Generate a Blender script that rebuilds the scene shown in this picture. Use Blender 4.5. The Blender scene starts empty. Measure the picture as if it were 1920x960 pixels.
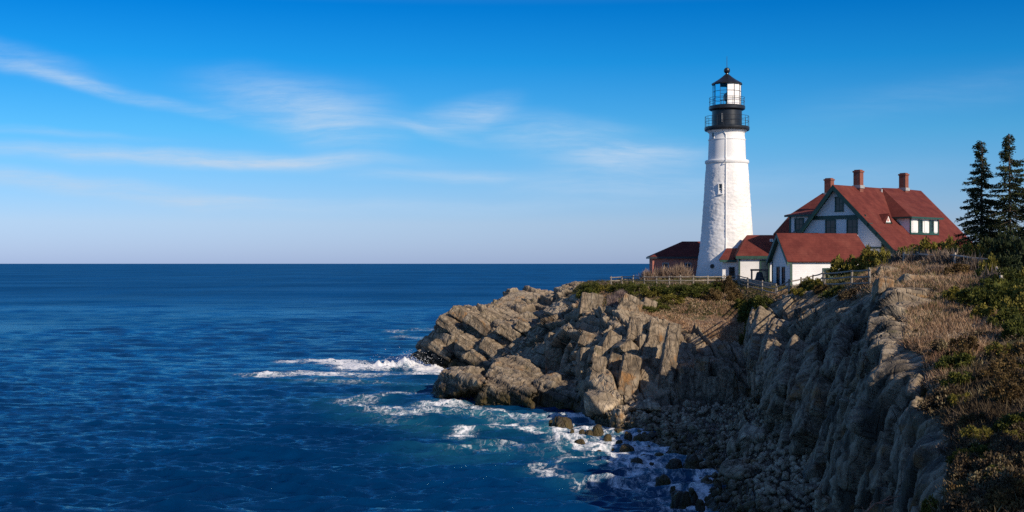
import bpy, bmesh, math, random
import numpy as np
from mathutils import Vector, Matrix, kdtree, noise as mnoise

R = math.radians
scene = bpy.context.scene
COL = scene.collection
rng = np.random.default_rng(7)
random.seed(7)

# ------------------------------------------------------------------ camera, sky, sun, exposure
F = 2318.0            # focal length in pixels of the 1920 wide photograph
EYE = 12.0            # eye height above the sea
HOR = 494.0           # row of the horizon

cam_d = bpy.data.cameras.new('camera')
cam = bpy.data.objects.new('camera', cam_d)
COL.objects.link(cam)
cam.location = (0, 0, EYE)
cam.rotation_euler = (R(90), 0, 0)
cam_d.sensor_width = 36
cam_d.lens = 36 * F / 1920
cam_d.shift_y = (HOR - 480) / 1920
cam_d.clip_start = 0.5
cam_d.clip_end = 200000
scene.camera = cam

SUN_AZ, SUN_EL = 40.0, 27.0      # degrees to the right of the direction back towards the viewer
sdir = Vector((math.sin(R(SUN_AZ)) * math.cos(R(SUN_EL)), -math.cos(R(SUN_AZ)) * math.cos(R(SUN_EL)), math.sin(R(SUN_EL))))
sun_d = bpy.data.lights.new('sun', 'SUN')
sun_d.energy = 4.9
sun_d.angle = R(0.5)
sun_d.color = (1.0, 0.86, 0.68)
sun = bpy.data.objects.new('sun', sun_d)
sun.rotation_euler = sdir.to_track_quat('Z', 'Y').to_euler()
sun.location = sdir * 200
COL.objects.link(sun)

world = bpy.data.worlds.new('World')
scene.world = world
world.use_nodes = True
wn, wl = world.node_tree.nodes, world.node_tree.links
wn.clear()


def wnode(t, **kw):
    n = wn.new(t)
    for k, v in kw.items():
        setattr(n, k, v)
    return n


def wmath(op, a, b=None, c=None, clamp=False):
    n = wnode('ShaderNodeMath', operation=op)
    n.use_clamp = clamp
    for i, v in enumerate((a, b, c)):
        if v is None:
            continue
        if isinstance(v, (int, float)):
            n.inputs[i].default_value = v
        else:
            wl.new(v, n.inputs[i])
    return n.outputs[0]


sky = wnode('ShaderNodeTexSky', sky_type='NISHITA')
sky.sun_disc = False
sky.sun_elevation = R(SUN_EL)
sky.sun_rotation = R(180 - SUN_AZ)
sky.altitude = 0
sky.air_density = 1.0
sky.dust_density = 0.3
sky.ozone_density = 3.0
tc = wnode('ShaderNodeTexCoord')
sep = wnode('ShaderNodeSeparateXYZ')
wl.new(tc.outputs['Generated'], sep.inputs[0])
ysafe = wmath('MAXIMUM', sep.outputs[1], 0.05)
uu = wmath('DIVIDE', sep.outputs[0], ysafe)
vv = wmath('DIVIDE', sep.outputs[2], ysafe)
uv = wnode('ShaderNodeCombineXYZ')
wl.new(uu, uv.inputs[0]); wl.new(vv, uv.inputs[1])
# grade of the clear sky with height above the horizon: pale lilac low down, deep saturated blue higher; unseen upper dome paler, set as fill light
ramp = wnode('ShaderNodeValToRGB')
wl.new(wmath('MULTIPLY', sep.outputs[2], 2.5), ramp.inputs[0])
els = ramp.color_ramp.elements
SKYRAMP = [(0.00, (0.354, 0.474, 0.960)), (0.08, (0.400, 0.507, 0.840)), (0.26, (0.160, 0.507, 0.787)), (0.40, (0.030, 0.414, 0.754)), (0.51, (0.003, 0.327, 0.700)), (0.68, (0.30, 0.48, 0.72)), (1.00, (0.46, 0.54, 0.74))]
while len(els) < len(SKYRAMP):
    els.new(0.5)
for e, (p, c) in zip(els, SKYRAMP):
    e.position = p
    e.color = (c[0], c[1], c[2], 1)
grade = wnode('ShaderNodeMix', data_type='RGBA', blend_type='MULTIPLY')
grade.inputs[0].default_value = 1.0
wl.new(sky.outputs[0], grade.inputs[6]); wl.new(ramp.outputs[0], grade.inputs[7])
# thin cirrus
nz = wnode('ShaderNodeTexNoise'); nz.inputs['Scale'].default_value = 5; nz.inputs['Detail'].default_value = 4
wl.new(uv.outputs[0], nz.inputs[0])
warp = wnode('ShaderNodeVectorMath', operation='MULTIPLY_ADD')
wl.new(nz.outputs['Color'], warp.inputs[0]); warp.inputs[1].default_value = (0.10, 0.035, 0)
wl.new(uv.outputs[0], warp.inputs[2])
warp2 = wnode('ShaderNodeVectorMath', operation='SUBTRACT'); wl.new(warp.outputs[0], warp2.inputs[0]); warp2.inputs[1].default_value = (0.05, 0.0175, 0)
smap = wnode('ShaderNodeMapping'); smap.inputs['Rotation'].default_value = (0, 0, R(9)); smap.inputs['Scale'].default_value = (7, 58, 1)
wl.new(warp2.outputs[0], smap.inputs[0])
streak = wnode('ShaderNodeTexNoise'); streak.inputs['Scale'].default_value = 1.4; streak.inputs['Detail'].default_value = 10; streak.inputs['Roughness'].default_value = 0.70
wl.new(smap.outputs[0], streak.inputs[0])
st = wnode('ShaderNodeMapRange'); wl.new(streak.outputs[0], st.inputs[0])
st.inputs[1].default_value = 0.38; st.inputs[2].default_value = 0.64
WISPS = [  # px, py, half length, half width, tilt (down to the right +), strength
    (190, 160, 290, 15, 12, .46), (30, 110, 190, 30, 13, .26), (570, 195, 190, 52, 12, .42), (640, 235, 110, 48, 20, .40), (862, 212, 110, 30, -14, .40),
    (800, 246, 80, 12, 14, .26), (1080, 262, 240, 46, 7, .42), (330, 292, 430, 20, 2, .66), (180, 352, 400, 22, 6, .66), (540, 300, 220, 14, -1, .45),
    (820, 328, 150, 13, 0, .45), (1130, 345, 220, 34, 1, .38), (1170, 290, 130, 30, -4, .42), (420, 374, 180, 9, 0, .4), (1500, 330, 300, 30, -2, .12),
    (1750, 180, 300, 40, -10, .08), (700, 385, 500, 16, 0, .25), (60, 246, 260, 10, 3, .22)]
acc = None
for (px, py, hl, hw, tilt, s) in WISPS:
    mp = wnode('ShaderNodeMapping', vector_type='TEXTURE')
    mp.inputs['Location'].default_value = ((px - 960) / F, (HOR - py) / F, 0)
    mp.inputs['Rotation'].default_value = (0, 0, -R(tilt))
    mp.inputs['Scale'].default_value = (hl / F, hw / F, 1)
    wl.new(warp2.outputs[0], mp.inputs[0])
    ln = wnode('ShaderNodeVectorMath', operation='LENGTH'); wl.new(mp.outputs[0], ln.inputs[0])
    mr = wnode('ShaderNodeMapRange', interpolation_type='SMOOTHERSTEP'); wl.new(ln.outputs['Value'], mr.inputs[0])
    mr.inputs[1].default_value = 0.0; mr.inputs[2].default_value = 1.55
    mr.inputs[3].default_value = s * 1.05; mr.inputs[4].default_value = 0.0
    acc = mr.outputs[0] if acc is None else wmath('ADD', acc, mr.outputs[0])
stk = wmath('MULTIPLY_ADD', st.outputs[0], 0.75, 0.42)
dens = wmath('MULTIPLY', acc, stk)
front = wmath('GREATER_THAN', sep.outputs[1], 0.06)
dens = wmath('MULTIPLY', dens, front, clamp=True)
cl = wnode('ShaderNodeMix', data_type='RGBA')
wl.new(dens, cl.inputs[0]); wl.new(grade.outputs[2], cl.inputs[6])
cl.inputs[7].default_value = (3.2, 4.35, 5.7, 1)
bg = wnode('ShaderNodeBackground')
bg.inputs[1].default_value = 0.15
wl.new(cl.outputs[2], bg.inputs[0])
wo = wnode('ShaderNodeOutputWorld')
wl.new(bg.outputs[0], wo.inputs[0])

scene.view_settings.view_transform = 'Standard'
scene.view_settings.look = 'None'
scene.view_settings.exposure = 0.0
scene.view_settings.gamma = 1.0
scene.render.engine = 'CYCLES'
scene.cycles.max_bounces = 6
scene.cycles.diffuse_bounces = 2
scene.cycles.glossy_bounces = 3
scene.cycles.transmission_bounces = 4
scene.cycles.transparent_max_bounces = 6
scene.cycles.use_adaptive_sampling = True
scene.cycles.use_denoising = False
scene.cycles.sample_clamp_direct = 8
scene.cycles.sample_clamp_indirect = 4


# ------------------------------------------------------------------ pixel <-> world (a surveyor's helper)
def PY(px, py, Y):
    return np.array(((px - 960) / F * Y, Y, EYE - (py - HOR) / F * Y))


def PZ(px, py, z):
    Y = (EYE - z) * F / (py - HOR)
    return np.array(((px - 960) / F * Y, Y, z))


def proj(P):
    return 960 + F * P[..., 0] / P[..., 1], HOR - F * (P[..., 2] - EYE) / P[..., 1]


# ------------------------------------------------------------------ numpy noise
def _h(ix, iy, iz, s):
    with np.errstate(over='ignore'):
        h = (ix.astype(np.int64) * 374761393 + iy.astype(np.int64) * 668265263 + iz.astype(np.int64) * 2147483647 + s * 974711) & 0xFFFFFFFF
        h = ((h ^ (h >> 13)) * 1274126177) & 0xFFFFFFFF
        h = ((h ^ (h >> 16)) * 2246822519) & 0xFFFFFFFF
        h = h ^ (h >> 15)
    return (h & 0xFFFFFF) / float(0xFFFFFF)


def vnoise(P, s=0):
    i = np.floor(P).astype(np.int64); f = P - i
    f = f * f * f * (f * (f * 6 - 15) + 10)
    out = 0
    for dx in (0, 1):
        wx = f[:, 0] if dx else 1 - f[:, 0]
        for dy in (0, 1):
            wy = f[:, 1] if dy else 1 - f[:, 1]
            for dz in (0, 1):
                wz = f[:, 2] if dz else 1 - f[:, 2]
                out = out + wx * wy * wz * _h(i[:, 0] + dx, i[:, 1] + dy, i[:, 2] + dz, s)
    return out * 2 - 1


def fbm(P, oct=4, s=0, gain=.5):
    a, out = 1.0, 0
    for o in range(oct):
        out = out + a * vnoise(P * 2.03 ** o + 17.3 * o, s + o)
        a *= gain
    return out


def voronoi(P, s=0, jit=.9, tilt=False):
    i = np.floor(P).astype(np.int64)
    n = len(P)
    f1 = np.full(n, 9.); f2 = np.full(n, 9.); cid = np.zeros(n); tl = np.zeros(n)
    for dx in (-1, 0, 1):
        for dy in (-1, 0, 1):
            for dz in (-1, 0, 1):
                c = i + np.array((dx, dy, dz))
                h0 = _h(c[:, 0], c[:, 1], c[:, 2], s); h1 = _h(c[:, 0], c[:, 1], c[:, 2], s + 1); h2 = _h(c[:, 0], c[:, 1], c[:, 2], s + 2)
                ex_ = P[:, 0] - (c[:, 0] + .5 + jit * (h0 - .5)); ey_ = P[:, 1] - (c[:, 1] + .5 + jit * (h1 - .5)); ez_ = P[:, 2] - (c[:, 2] + .5 + jit * (h2 - .5))
                d = np.sqrt(ex_ ** 2 + ey_ ** 2 + ez_ ** 2)
                near = d < f1
                f2 = np.where(near, f1, np.minimum(f2, d))
                if tilt:
                    hh_ = h0 * 977.13
                    tl = np.where(near, (np.modf(hh_)[0] - .5) * ex_ + (np.modf(h1 * 877.7)[0] - .5) * ey_ + (np.modf(h2 * 777.7)[0] - .5) * ez_, tl)
                cid = np.where(near, _h(c[:, 0], c[:, 1], c[:, 2], s + 3), cid)
                f1 = np.where(near, d, f1)
    return (f1, f2, cid, tl) if tilt else (f1, f2, cid)


def sstep(x, a, b):
    t = np.clip((x - a) / (b - a), 0, 1)
    return t * t * (3 - 2 * t)


# ------------------------------------------------------------------ mesh helpers
def link_mesh(name, verts, faces, mat, parent=None, smooth=True, attrs=None):
    """verts in world coordinates; a child is stored relative to its parent's origin"""
    verts = np.asarray(verts, dtype=np.float64).reshape(-1, 3)
    if parent is not None:
        off = np.array(parent_origin(parent))
        verts = verts - off
    me = bpy.data.meshes.new(name)
    if isinstance(faces, np.ndarray):
        k = faces.shape[1]
        me.vertices.add(len(verts)); me.vertices.foreach_set('co', verts.astype(np.float32).ravel())
        me.loops.add(faces.size); me.loops.foreach_set('vertex_index', faces.astype(np.int32).ravel())
        me.polygons.add(len(faces))
        me.polygons.foreach_set('loop_start', np.arange(0, faces.size, k, dtype=np.int32))
        me.polygons.foreach_set('loop_total', np.full(len(faces), k, dtype=np.int32))
        me.update(calc_edges=True)
    else:
        me.from_pydata([tuple(v) for v in verts], [], [tuple(f) for f in faces])
        me.update()
    if smooth:
        me.polygons.foreach_set('use_smooth', np.ones(len(me.polygons), dtype=bool))
    for k, a in (attrs or {}).items():
        at = me.attributes.new(k, 'FLOAT', 'POINT')
        at.data.foreach_set('value', np.asarray(a, dtype=np.float32).ravel())
    if mat:
        me.materials.append(mat)
    ob = bpy.data.objects.new(name, me)
    COL.objects.link(ob)
    if parent is not None:
        ob.parent = parent
    return ob


def parent_origin(o):
    p = Vector((0, 0, 0))
    while o is not None:
        p += o.location
        o = o.parent
    return p


def tag(o, label=None, cat=None, group=None, kind=None):
    if label: o['label'] = label
    if cat: o['category'] = cat
    if group: o['group'] = group
    if kind: o['kind'] = kind
    return o


def thing(name, loc, label, cat, group=None):
    o = bpy.data.objects.new(name, None)
    o.location = Vector(loc)
    o.empty_display_size = 0.3
    COL.objects.link(o)
    return tag(o, label, cat, group)


class MB:
    def __init__(s):
        s.v, s.f = [], []

    def add(s, v, f):
        b = len(s.v)
        s.v += [tuple(map(float, p)) for p in v]
        s.f += [tuple(i + b for i in q) for q in f]
        return s

    def box(s, c, ax, ay, az, hx, hy, hz):
        c, ax, ay, az = (np.array(q, float) for q in (c, ax, ay, az))
        v = [c + ax * hx * i + ay * hy * j + az * hz * k for i in (-1, 1) for j in (-1, 1) for k in (-1, 1)]
        return s.add(v, [(0, 1, 3, 2), (4, 6, 7, 5), (0, 4, 5, 1), (2, 3, 7, 6), (0, 2, 6, 4), (1, 5, 7, 3)])

    def prism(s, poly, d):
        """closed slab: polygon swept by the vector d"""
        n = len(poly); d = np.array(d, float)
        v = [np.array(p, float) for p in poly] + [np.array(p, float) + d for p in poly]
        f = [tuple(range(n))[::-1], tuple(range(n, 2 * n))] + [(i, (i + 1) % n, (i + 1) % n + n, i + n) for i in range(n)]
        return s.add(v, f)

    def slab(s, poly, th):
        p = [np.array(q, float) for q in poly]
        nn = np.cross(p[1] - p[0], p[2] - p[0]); nn /= np.linalg.norm(nn)
        if nn[2] < 0: nn = -nn
        return s.prism(p, -nn * th)

    def tube(s, pts, rad, n=8, cap=True):
        pts = [np.array(p, float) for p in pts]
        if not hasattr(rad, '__len__'): rad = [rad] * len(pts)
        b = len(s.v)
        for i, p in enumerate(pts):
            t = pts[min(i + 1, len(pts) - 1)] - pts[max(i - 1, 0)]
            t /= np.linalg.norm(t) + 1e-9
            a = np.cross(t, (0, 0, 1.)) if abs(t[2]) < .95 else np.cross(t, (1., 0, 0))
            a /= np.linalg.norm(a); c = np.cross(t, a)
            for k in range(n):
                q = 2 * math.pi * k / n
                s.v.append(tuple(p + rad[i] * (math.cos(q) * a + math.sin(q) * c)))
        for i in range(len(pts) - 1):
            for k in range(n):
                s.f.append((b + i * n + k, b + i * n + (k + 1) % n, b + (i + 1) * n + (k + 1) % n, b + (i + 1) * n + k))
        if cap:
            s.f.append(tuple(b + k for k in range(n))[::-1])
            s.f.append(tuple(b + (len(pts) - 1) * n + k for k in range(n)))
        return s

    def lathe(s, c, prof, n=48, a0=0, a1=2 * math.pi):
        full = abs(a1 - a0 - 2 * math.pi) < 1e-6
        b = len(s.v); m = n if full else n + 1
        for (r, z) in prof:
            for k in range(m):
                q = a0 + (a1 - a0) * k / n
                s.v.append((c[0] + r * math.cos(q), c[1] + r * math.sin(q), c[2] + z))
        for i in range(len(prof) - 1):
            for k in range(n):
                k2 = (k + 1) % m if full else k + 1
                s.f.append((b + i * m + k, b + i * m + k2, b + (i + 1) * m + k2, b + (i + 1) * m + k))
        return s

    def build(s, name, mat, parent=None, smooth=False):
        o = link_mesh(name, s.v, s.f, mat, parent, smooth)
        bm = bmesh.new(); bm.from_mesh(o.data)
        bmesh.ops.recalc_face_normals(bm, faces=bm.faces)
        bm.to_mesh(o.data); bm.free()
        if smooth: o.data.set_sharp_from_angle(angle=R(32))
        return o


# ------------------------------------------------------------------ materials
class NT:
    def __init__(s, name):
        s.m = bpy.data.materials.new(name)
        s.m.use_nodes = True
        s.t = s.m.node_tree
        s.t.nodes.clear()
        s.out = s.n('ShaderNodeOutputMaterial')
        s.b = s.n('ShaderNodeBsdfPrincipled')
        s.l(s.b.outputs[0], s.out.inputs[0])
        s.pos = s.n('ShaderNodeNewGeometry').outputs['Position']

    def n(s, t, **kw):
        x = s.t.nodes.new(t)
        for k, v in kw.items(): setattr(x, k, v)
        return x

    def l(s, a, b): s.t.links.new(a, b)

    def put(s, inp, v):
        if isinstance(v, bpy.types.NodeSocket): s.l(v, inp)
        elif v is not None: inp.default_value = v

    def math(s, op, a, b=None, c=None, clamp=False):
        x = s.n('ShaderNodeMath', operation=op); x.use_clamp = clamp
        for i, v in enumerate((a, b, c)): s.put(x.inputs[i], v)
        return x.outputs[0]

    def mapv(s, scale=(1, 1, 1), rot=(0, 0, 0), vec=None):
        x = s.n('ShaderNodeMapping'); s.l(vec or s.pos, x.inputs[0])
        x.inputs['Scale'].default_value = scale; x.inputs['Rotation'].default_value = rot
        return x.outputs[0]

    def noise(s, scale, detail=4, rough=.55, vec=None, dist=0):
        x = s.n('ShaderNodeTexNoise'); s.l(vec or s.pos, x.inputs['Vector'])
        x.inputs['Scale'].default_value = scale; x.inputs['Detail'].default_value = detail
        x.inputs['Roughness'].default_value = rough; x.inputs['Distortion'].default_value = dist
        return x.outputs[0]

    def vor(s, scale, feature='F1', vec=None, rand=1):
        x = s.n('ShaderNodeTexVoronoi', feature=feature); s.l(vec or s.pos, x.inputs['Vector'])
        x.inputs['Scale'].default_value = scale; x.inputs['Randomness'].default_value = rand
        return x

    def ramp(s, fac, stops, interp='LINEAR'):
        x = s.n('ShaderNodeValToRGB'); s.l(fac, x.inputs[0]); x.color_ramp.interpolation = interp
        e = x.color_ramp.elements
        while len(e) < len(stops): e.new(.5)
        for q, (p, c) in zip(e, stops):
            q.position = p
            q.color = (c, c, c, 1) if isinstance(c, (int, float)) else (*c, 1)
        return x.outputs[0]

    def mr(s, v, a, b, c=0., d=1., smooth=True):
        x = s.n('ShaderNodeMapRange', interpolation_type='SMOOTHSTEP' if smooth else 'LINEAR'); s.l(v, x.inputs[0])
        for i, q in enumerate((a, b, c, d)): s.put(x.inputs[i + 1], q)
        return x.outputs[0]

    def mix(s, fac, a, b, blend='MIX'):
        x = s.n('ShaderNodeMix', data_type='RGBA', blend_type=blend)
        s.put(x.inputs[0], fac)
        for i, v in ((6, a), (7, b)):
            if isinstance(v, tuple): v = (*v[:3], 1)
            s.put(x.inputs[i], v)
        return x.outputs[2]

    def bump(s, h, strength=.5, dist=.05, normal=None):
        x = s.n('ShaderNodeBump'); s.l(h, x.inputs['Height'])
        x.inputs['Strength'].default_value = strength; x.inputs['Distance'].default_value = dist
        if normal: s.l(normal, x.inputs['Normal'])
        return x.outputs[0]

    def attr(s, name):
        x = s.n('ShaderNodeAttribute'); x.attribute_name = name
        return x.outputs['Fac']

    def fin(s, color=None, rough=.6, normal=None, metal=0., spec=None):
        if isinstance(color, tuple): color = (*color[:3], 1)
        s.put(s.b.inputs['Base Color'], color); s.put(s.b.inputs['Roughness'], rough)
        s.put(s.b.inputs['Metallic'], metal)
        if normal: s.l(normal, s.b.inputs['Normal'])
        if spec is not None: s.put(s.b.inputs['Specular IOR Level'], spec)
        return s.m


def simple(name, c, rough=.6, var=.25, scale=3, metal=0., bump=.0, spec=None):
    t = NT(name)
    n = t.noise(scale, 5, .6)
    col = t.mix(t.mr(n, .3, .7), tuple(x * (1 - var) for x in c), tuple(x * (1 + var) for x in c))
    nm = t.bump(t.noise(scale * 6, 4), bump, .03) if bump else None
    return t.fin(col, rough, nm, metal, spec)


M = {}


def mk_rubble():
    t = NT('whitewashed rubble stone')
    v = t.vor(2.6, 'F1', t.mapv((1, 1, 1.5)))
    n = t.noise(5, 5, .6)
    n2 = t.noise(.5, 4)
    h = t.math('ADD', t.math('MULTIPLY', v.outputs['Distance'], -.5), n)
    col = t.mix(t.mr(n2, .35, .75), (.84, .82, .80), (.72, .70, .68))
    streaks = t.noise(1.0, 5, .65, t.mapv((2.2, 2.2, .16)))
    col = t.mix(t.math('MULTIPLY', t.mr(streaks, .58, .75), .35), col, (.5, .47, .42))
    return t.fin(col, .75, t.bump(h, .4, .05), spec=.25)


M['rubble'] = mk_rubble()


def mk_white(name, c, clap):
    t = NT(name)
    n = t.noise(.7, 4); n2 = t.noise(1.2, 5, .6, t.mapv((2, 2, .3)))
    col = t.mix(t.mr(n, .35, .7), c, tuple(x * .9 for x in c))
    col = t.mix(t.math('MULTIPLY', t.mr(n2, .58, .8), .3), col, (.45, .43, .4))
    nm = None
    if clap:
        sp = t.n('ShaderNodeSeparateXYZ'); t.l(t.pos, sp.inputs[0])
        saw = t.math('FRACT', t.math('MULTIPLY', sp.outputs[2], 4.2))
        lines = t.mr(saw, .0, .12)
        col = t.mix(t.math('MULTIPLY', t.math('SUBTRACT', 1., lines), .22), col, (.3, .3, .3))
        nm = t.bump(saw, .6, .04)
    return t.fin(col, .55, nm, spec=.3)


M['white'] = mk_white('white paint', (.80, .79, .78), False)
M['clap'] = mk_white('white painted clapboard', (.84, .83, .83), True)


def mk_shingle():
    t = NT('red roof shingles')
    sp = t.n('ShaderNodeSeparateXYZ'); t.l(t.pos, sp.inputs[0])
    saw = t.math('FRACT', t.math('MULTIPLY', sp.outputs[2], 5.5))
    cells = t.vor(3.2, 'F1', t.mapv((1, 1, 1.7)))
    n = t.noise(.9, 5, .65); n3 = t.noise(9, 3, .6)
    c1 = t.mix(t.mr(n, .3, .72), (.098, .020, .016), (.170, .040, .029))
    fade = t.noise(.28, 5, .7, t.mapv((1, 1, .5)))
    c1 = t.mix(t.math('MULTIPLY', t.mr(fade, .5, .72), .5), c1, (.24, .075, .052))
    c2 = t.mix(t.math('MULTIPLY', cells.outputs['Color'], .35), c1, (.10, .022, .018))
    c3 = t.mix(t.math('MULTIPLY', t.mr(n3, .5, .8), .3), c2, (.26, .075, .05))
    c4 = t.mix(t.math('MULTIPLY', t.mr(saw, .82, 1.), .45), c3, (.06, .015, .013))
    return t.fin(c4, .85, t.bump(t.math('ADD', saw, n3), .4, .03), spec=.2)


M['shingle'] = mk_shingle()


def mk_brick(name='red brick', gain=1.):
    t = NT(name)
    sp = t.n('ShaderNodeSeparateXYZ'); t.l(t.pos, sp.inputs[0])
    cb = t.n('ShaderNodeCombineXYZ'); t.l(t.math('ADD', sp.outputs[0], sp.outputs[1]), cb.inputs[0]); t.l(sp.outputs[2], cb.inputs[1])
    br = t.n('ShaderNodeTexBrick'); t.l(cb.outputs[0], br.inputs[0])
    br.inputs['Color1'].default_value = (.40, .115, .075, 1); br.inputs['Color2'].default_value = (.30, .085, .058, 1)
    br.inputs['Mortar'].default_value = (.25, .19, .16, 1); br.inputs['Scale'].default_value = 1
    br.inputs['Brick Width'].default_value = .22; br.inputs['Row Height'].default_value = .075; br.inputs['Mortar Size'].default_value = .008
    n = t.noise(1.4, 5, .6)
    col = t.mix(t.math('MULTIPLY', t.mr(n, .45, .75), .5), br.outputs[0], (.22, .075, .055))
    if gain != 1: col = t.mix(1., col, (gain, gain, gain), 'MULTIPLY')
    return t.fin(col, .85, t.bump(br.outputs['Fac'], -.3, .01), spec=.2)


M['brick'] = mk_brick('red brick', 1.45)
M['chimney'] = mk_brick('dark red chimney brick', .68)
M['green'] = simple('dark green trim paint', (.018, .060, .045), .45, .2)
M['black'] = simple('black gloss paint', (.014, .015, .018), .32, .3, 2)
M['iron'] = simple('black iron', (.018, .02, .024), .45, .3)
M['lead'] = simple('grey lead flashing', (.32, .33, .34), .6, .2)
M['wood'] = simple('weathered grey fence wood', (.23, .20, .165), .85, .35, 5, bump=.3)
M['bone'] = simple('pale dry wood', (.42, .36, .29), .85, .3, 5, bump=.3)
M['bark'] = simple('spruce bark', (.095, .066, .05), .9, .35, 6, bump=.5)
M['twig'] = simple('grey twigs', (.17, .13, .105), .9, .35, 6)
M['redtwig'] = simple('reddish dry twig', (.34, .16, .10), .8, .3, 8)
M['stonewall'] = simple('tan field stone', (.40, .33, .26), .9, .35, 2.5, bump=.6)
M['blind'] = simple('white lantern panels', (.86, .84, .82), .5, .04)
M['shutter'] = simple('pale window shutter', (.74, .74, .72), .6, .06)


def mk_glass(name, c):
    t = NT(name)
    n = t.noise(2.5, 3)
    col = t.mix(t.mr(n, .4, .65), c, tuple(x * 2.2 for x in c))
    return t.fin(col, .06, spec=.5)


M['pane'] = mk_glass('dark window glass', (.012, .020, .028))


def mk_clear():
    t = NT('clear lantern glass')
    tr = t.n('ShaderNodeBsdfTransparent'); tr.inputs[0].default_value = (.86, .93, .95, 1)
    gl = t.n('ShaderNodeBsdfGlossy'); gl.inputs['Color'].default_value = (.40, .86, 1, 1); gl.inputs['Roughness'].default_value = .02
    fr = t.n('ShaderNodeFresnel'); fr.inputs[0].default_value = 1.45
    mx = t.n('ShaderNodeMixShader'); t.l(fr.outputs[0], mx.inputs[0]); t.l(tr.outputs[0], mx.inputs[1]); t.l(gl.outputs[0], mx.inputs[2])
    t.l(mx.outputs[0], t.out.inputs[0])
    return t.m


M['clear'] = mk_clear()
M['lens'] = simple('glass lens with brass', (.20, .24, .22), .15, .5, 4, metal=.5)


def mk_leaf(name, stops, trans=.25, rough=.7, dark=.45):
    t = NT(name)
    a = t.attr('tint')
    col = t.ramp(a, stops)
    n = t.noise(.55, 4, .6)
    col = t.mix(t.math('MULTIPLY', t.mr(n, .35, .7), dark), col, tuple(x * .55 for x in stops[0][1]))
    t.fin(col, rough, spec=.2)
    tr = t.n('ShaderNodeBsdfTranslucent'); t.l(col, tr.inputs[0])
    mx = t.n('ShaderNodeMixShader'); mx.inputs[0].default_value = trans
    t.l(t.b.outputs[0], mx.inputs[1]); t.l(tr.outputs[0], mx.inputs[2]); t.l(mx.outputs[0], t.out.inputs[0])
    return t.m


M['juniper'] = mk_leaf('juniper foliage', [(0, (.034, .046, .009)), (.5, (.090, .100, .018)), (1, (.20, .185, .034))])
M['olive'] = mk_leaf('yellow green leaves', [(0, (.085, .080, .018)), (.5, (.22, .19, .034)), (1, (.38, .30, .06))])
M['brownleaf'] = mk_leaf('brown autumn leaves', [(0, (.07, .042, .018)), (.5, (.15, .10, .038)), (1, (.27, .18, .07))])
M['reed'] = mk_leaf('tan dry stems', [(0, (.16, .105, .075)), (.5, (.27, .19, .135)), (1, (.40, .30, .22))], .15)
M['baretwig'] = mk_leaf('bare grey twigs', [(0, (.09, .065, .05)), (.5, (.17, .13, .10)), (1, (.30, .24, .19))], .05)
M['pinktwig'] = mk_leaf('pinkish bare twigs', [(0, (.12, .08, .075)), (.5, (.22, .16, .145)), (1, (.33, .25, .23))], .05)
M['drygrass'] = mk_leaf('dry russet grass', [(0, (.20, .105, .068)), (.45, (.40, .25, .148)), (.8, (.60, .42, .26)), (1, (.74, .58, .41))], .3, .7, .15)
M['heath'] = mk_leaf('dark brown heath', [(0, (.045, .030, .018)), (.5, (.105, .074, .042)), (.8, (.20, .150, .08)), (1, (.34, .29, .16))], .15)
M['spruce'] = mk_leaf('spruce needles', [(0, (.014, .024, .010)), (.6, (.036, .050, .017)), (1, (.095, .100, .030))], .12)
M['grass'] = mk_leaf('short rough grass', [(0, (.05, .055, .018)), (.5, (.11, .10, .035)), (1, (.22, .19, .08))], .2)


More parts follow.
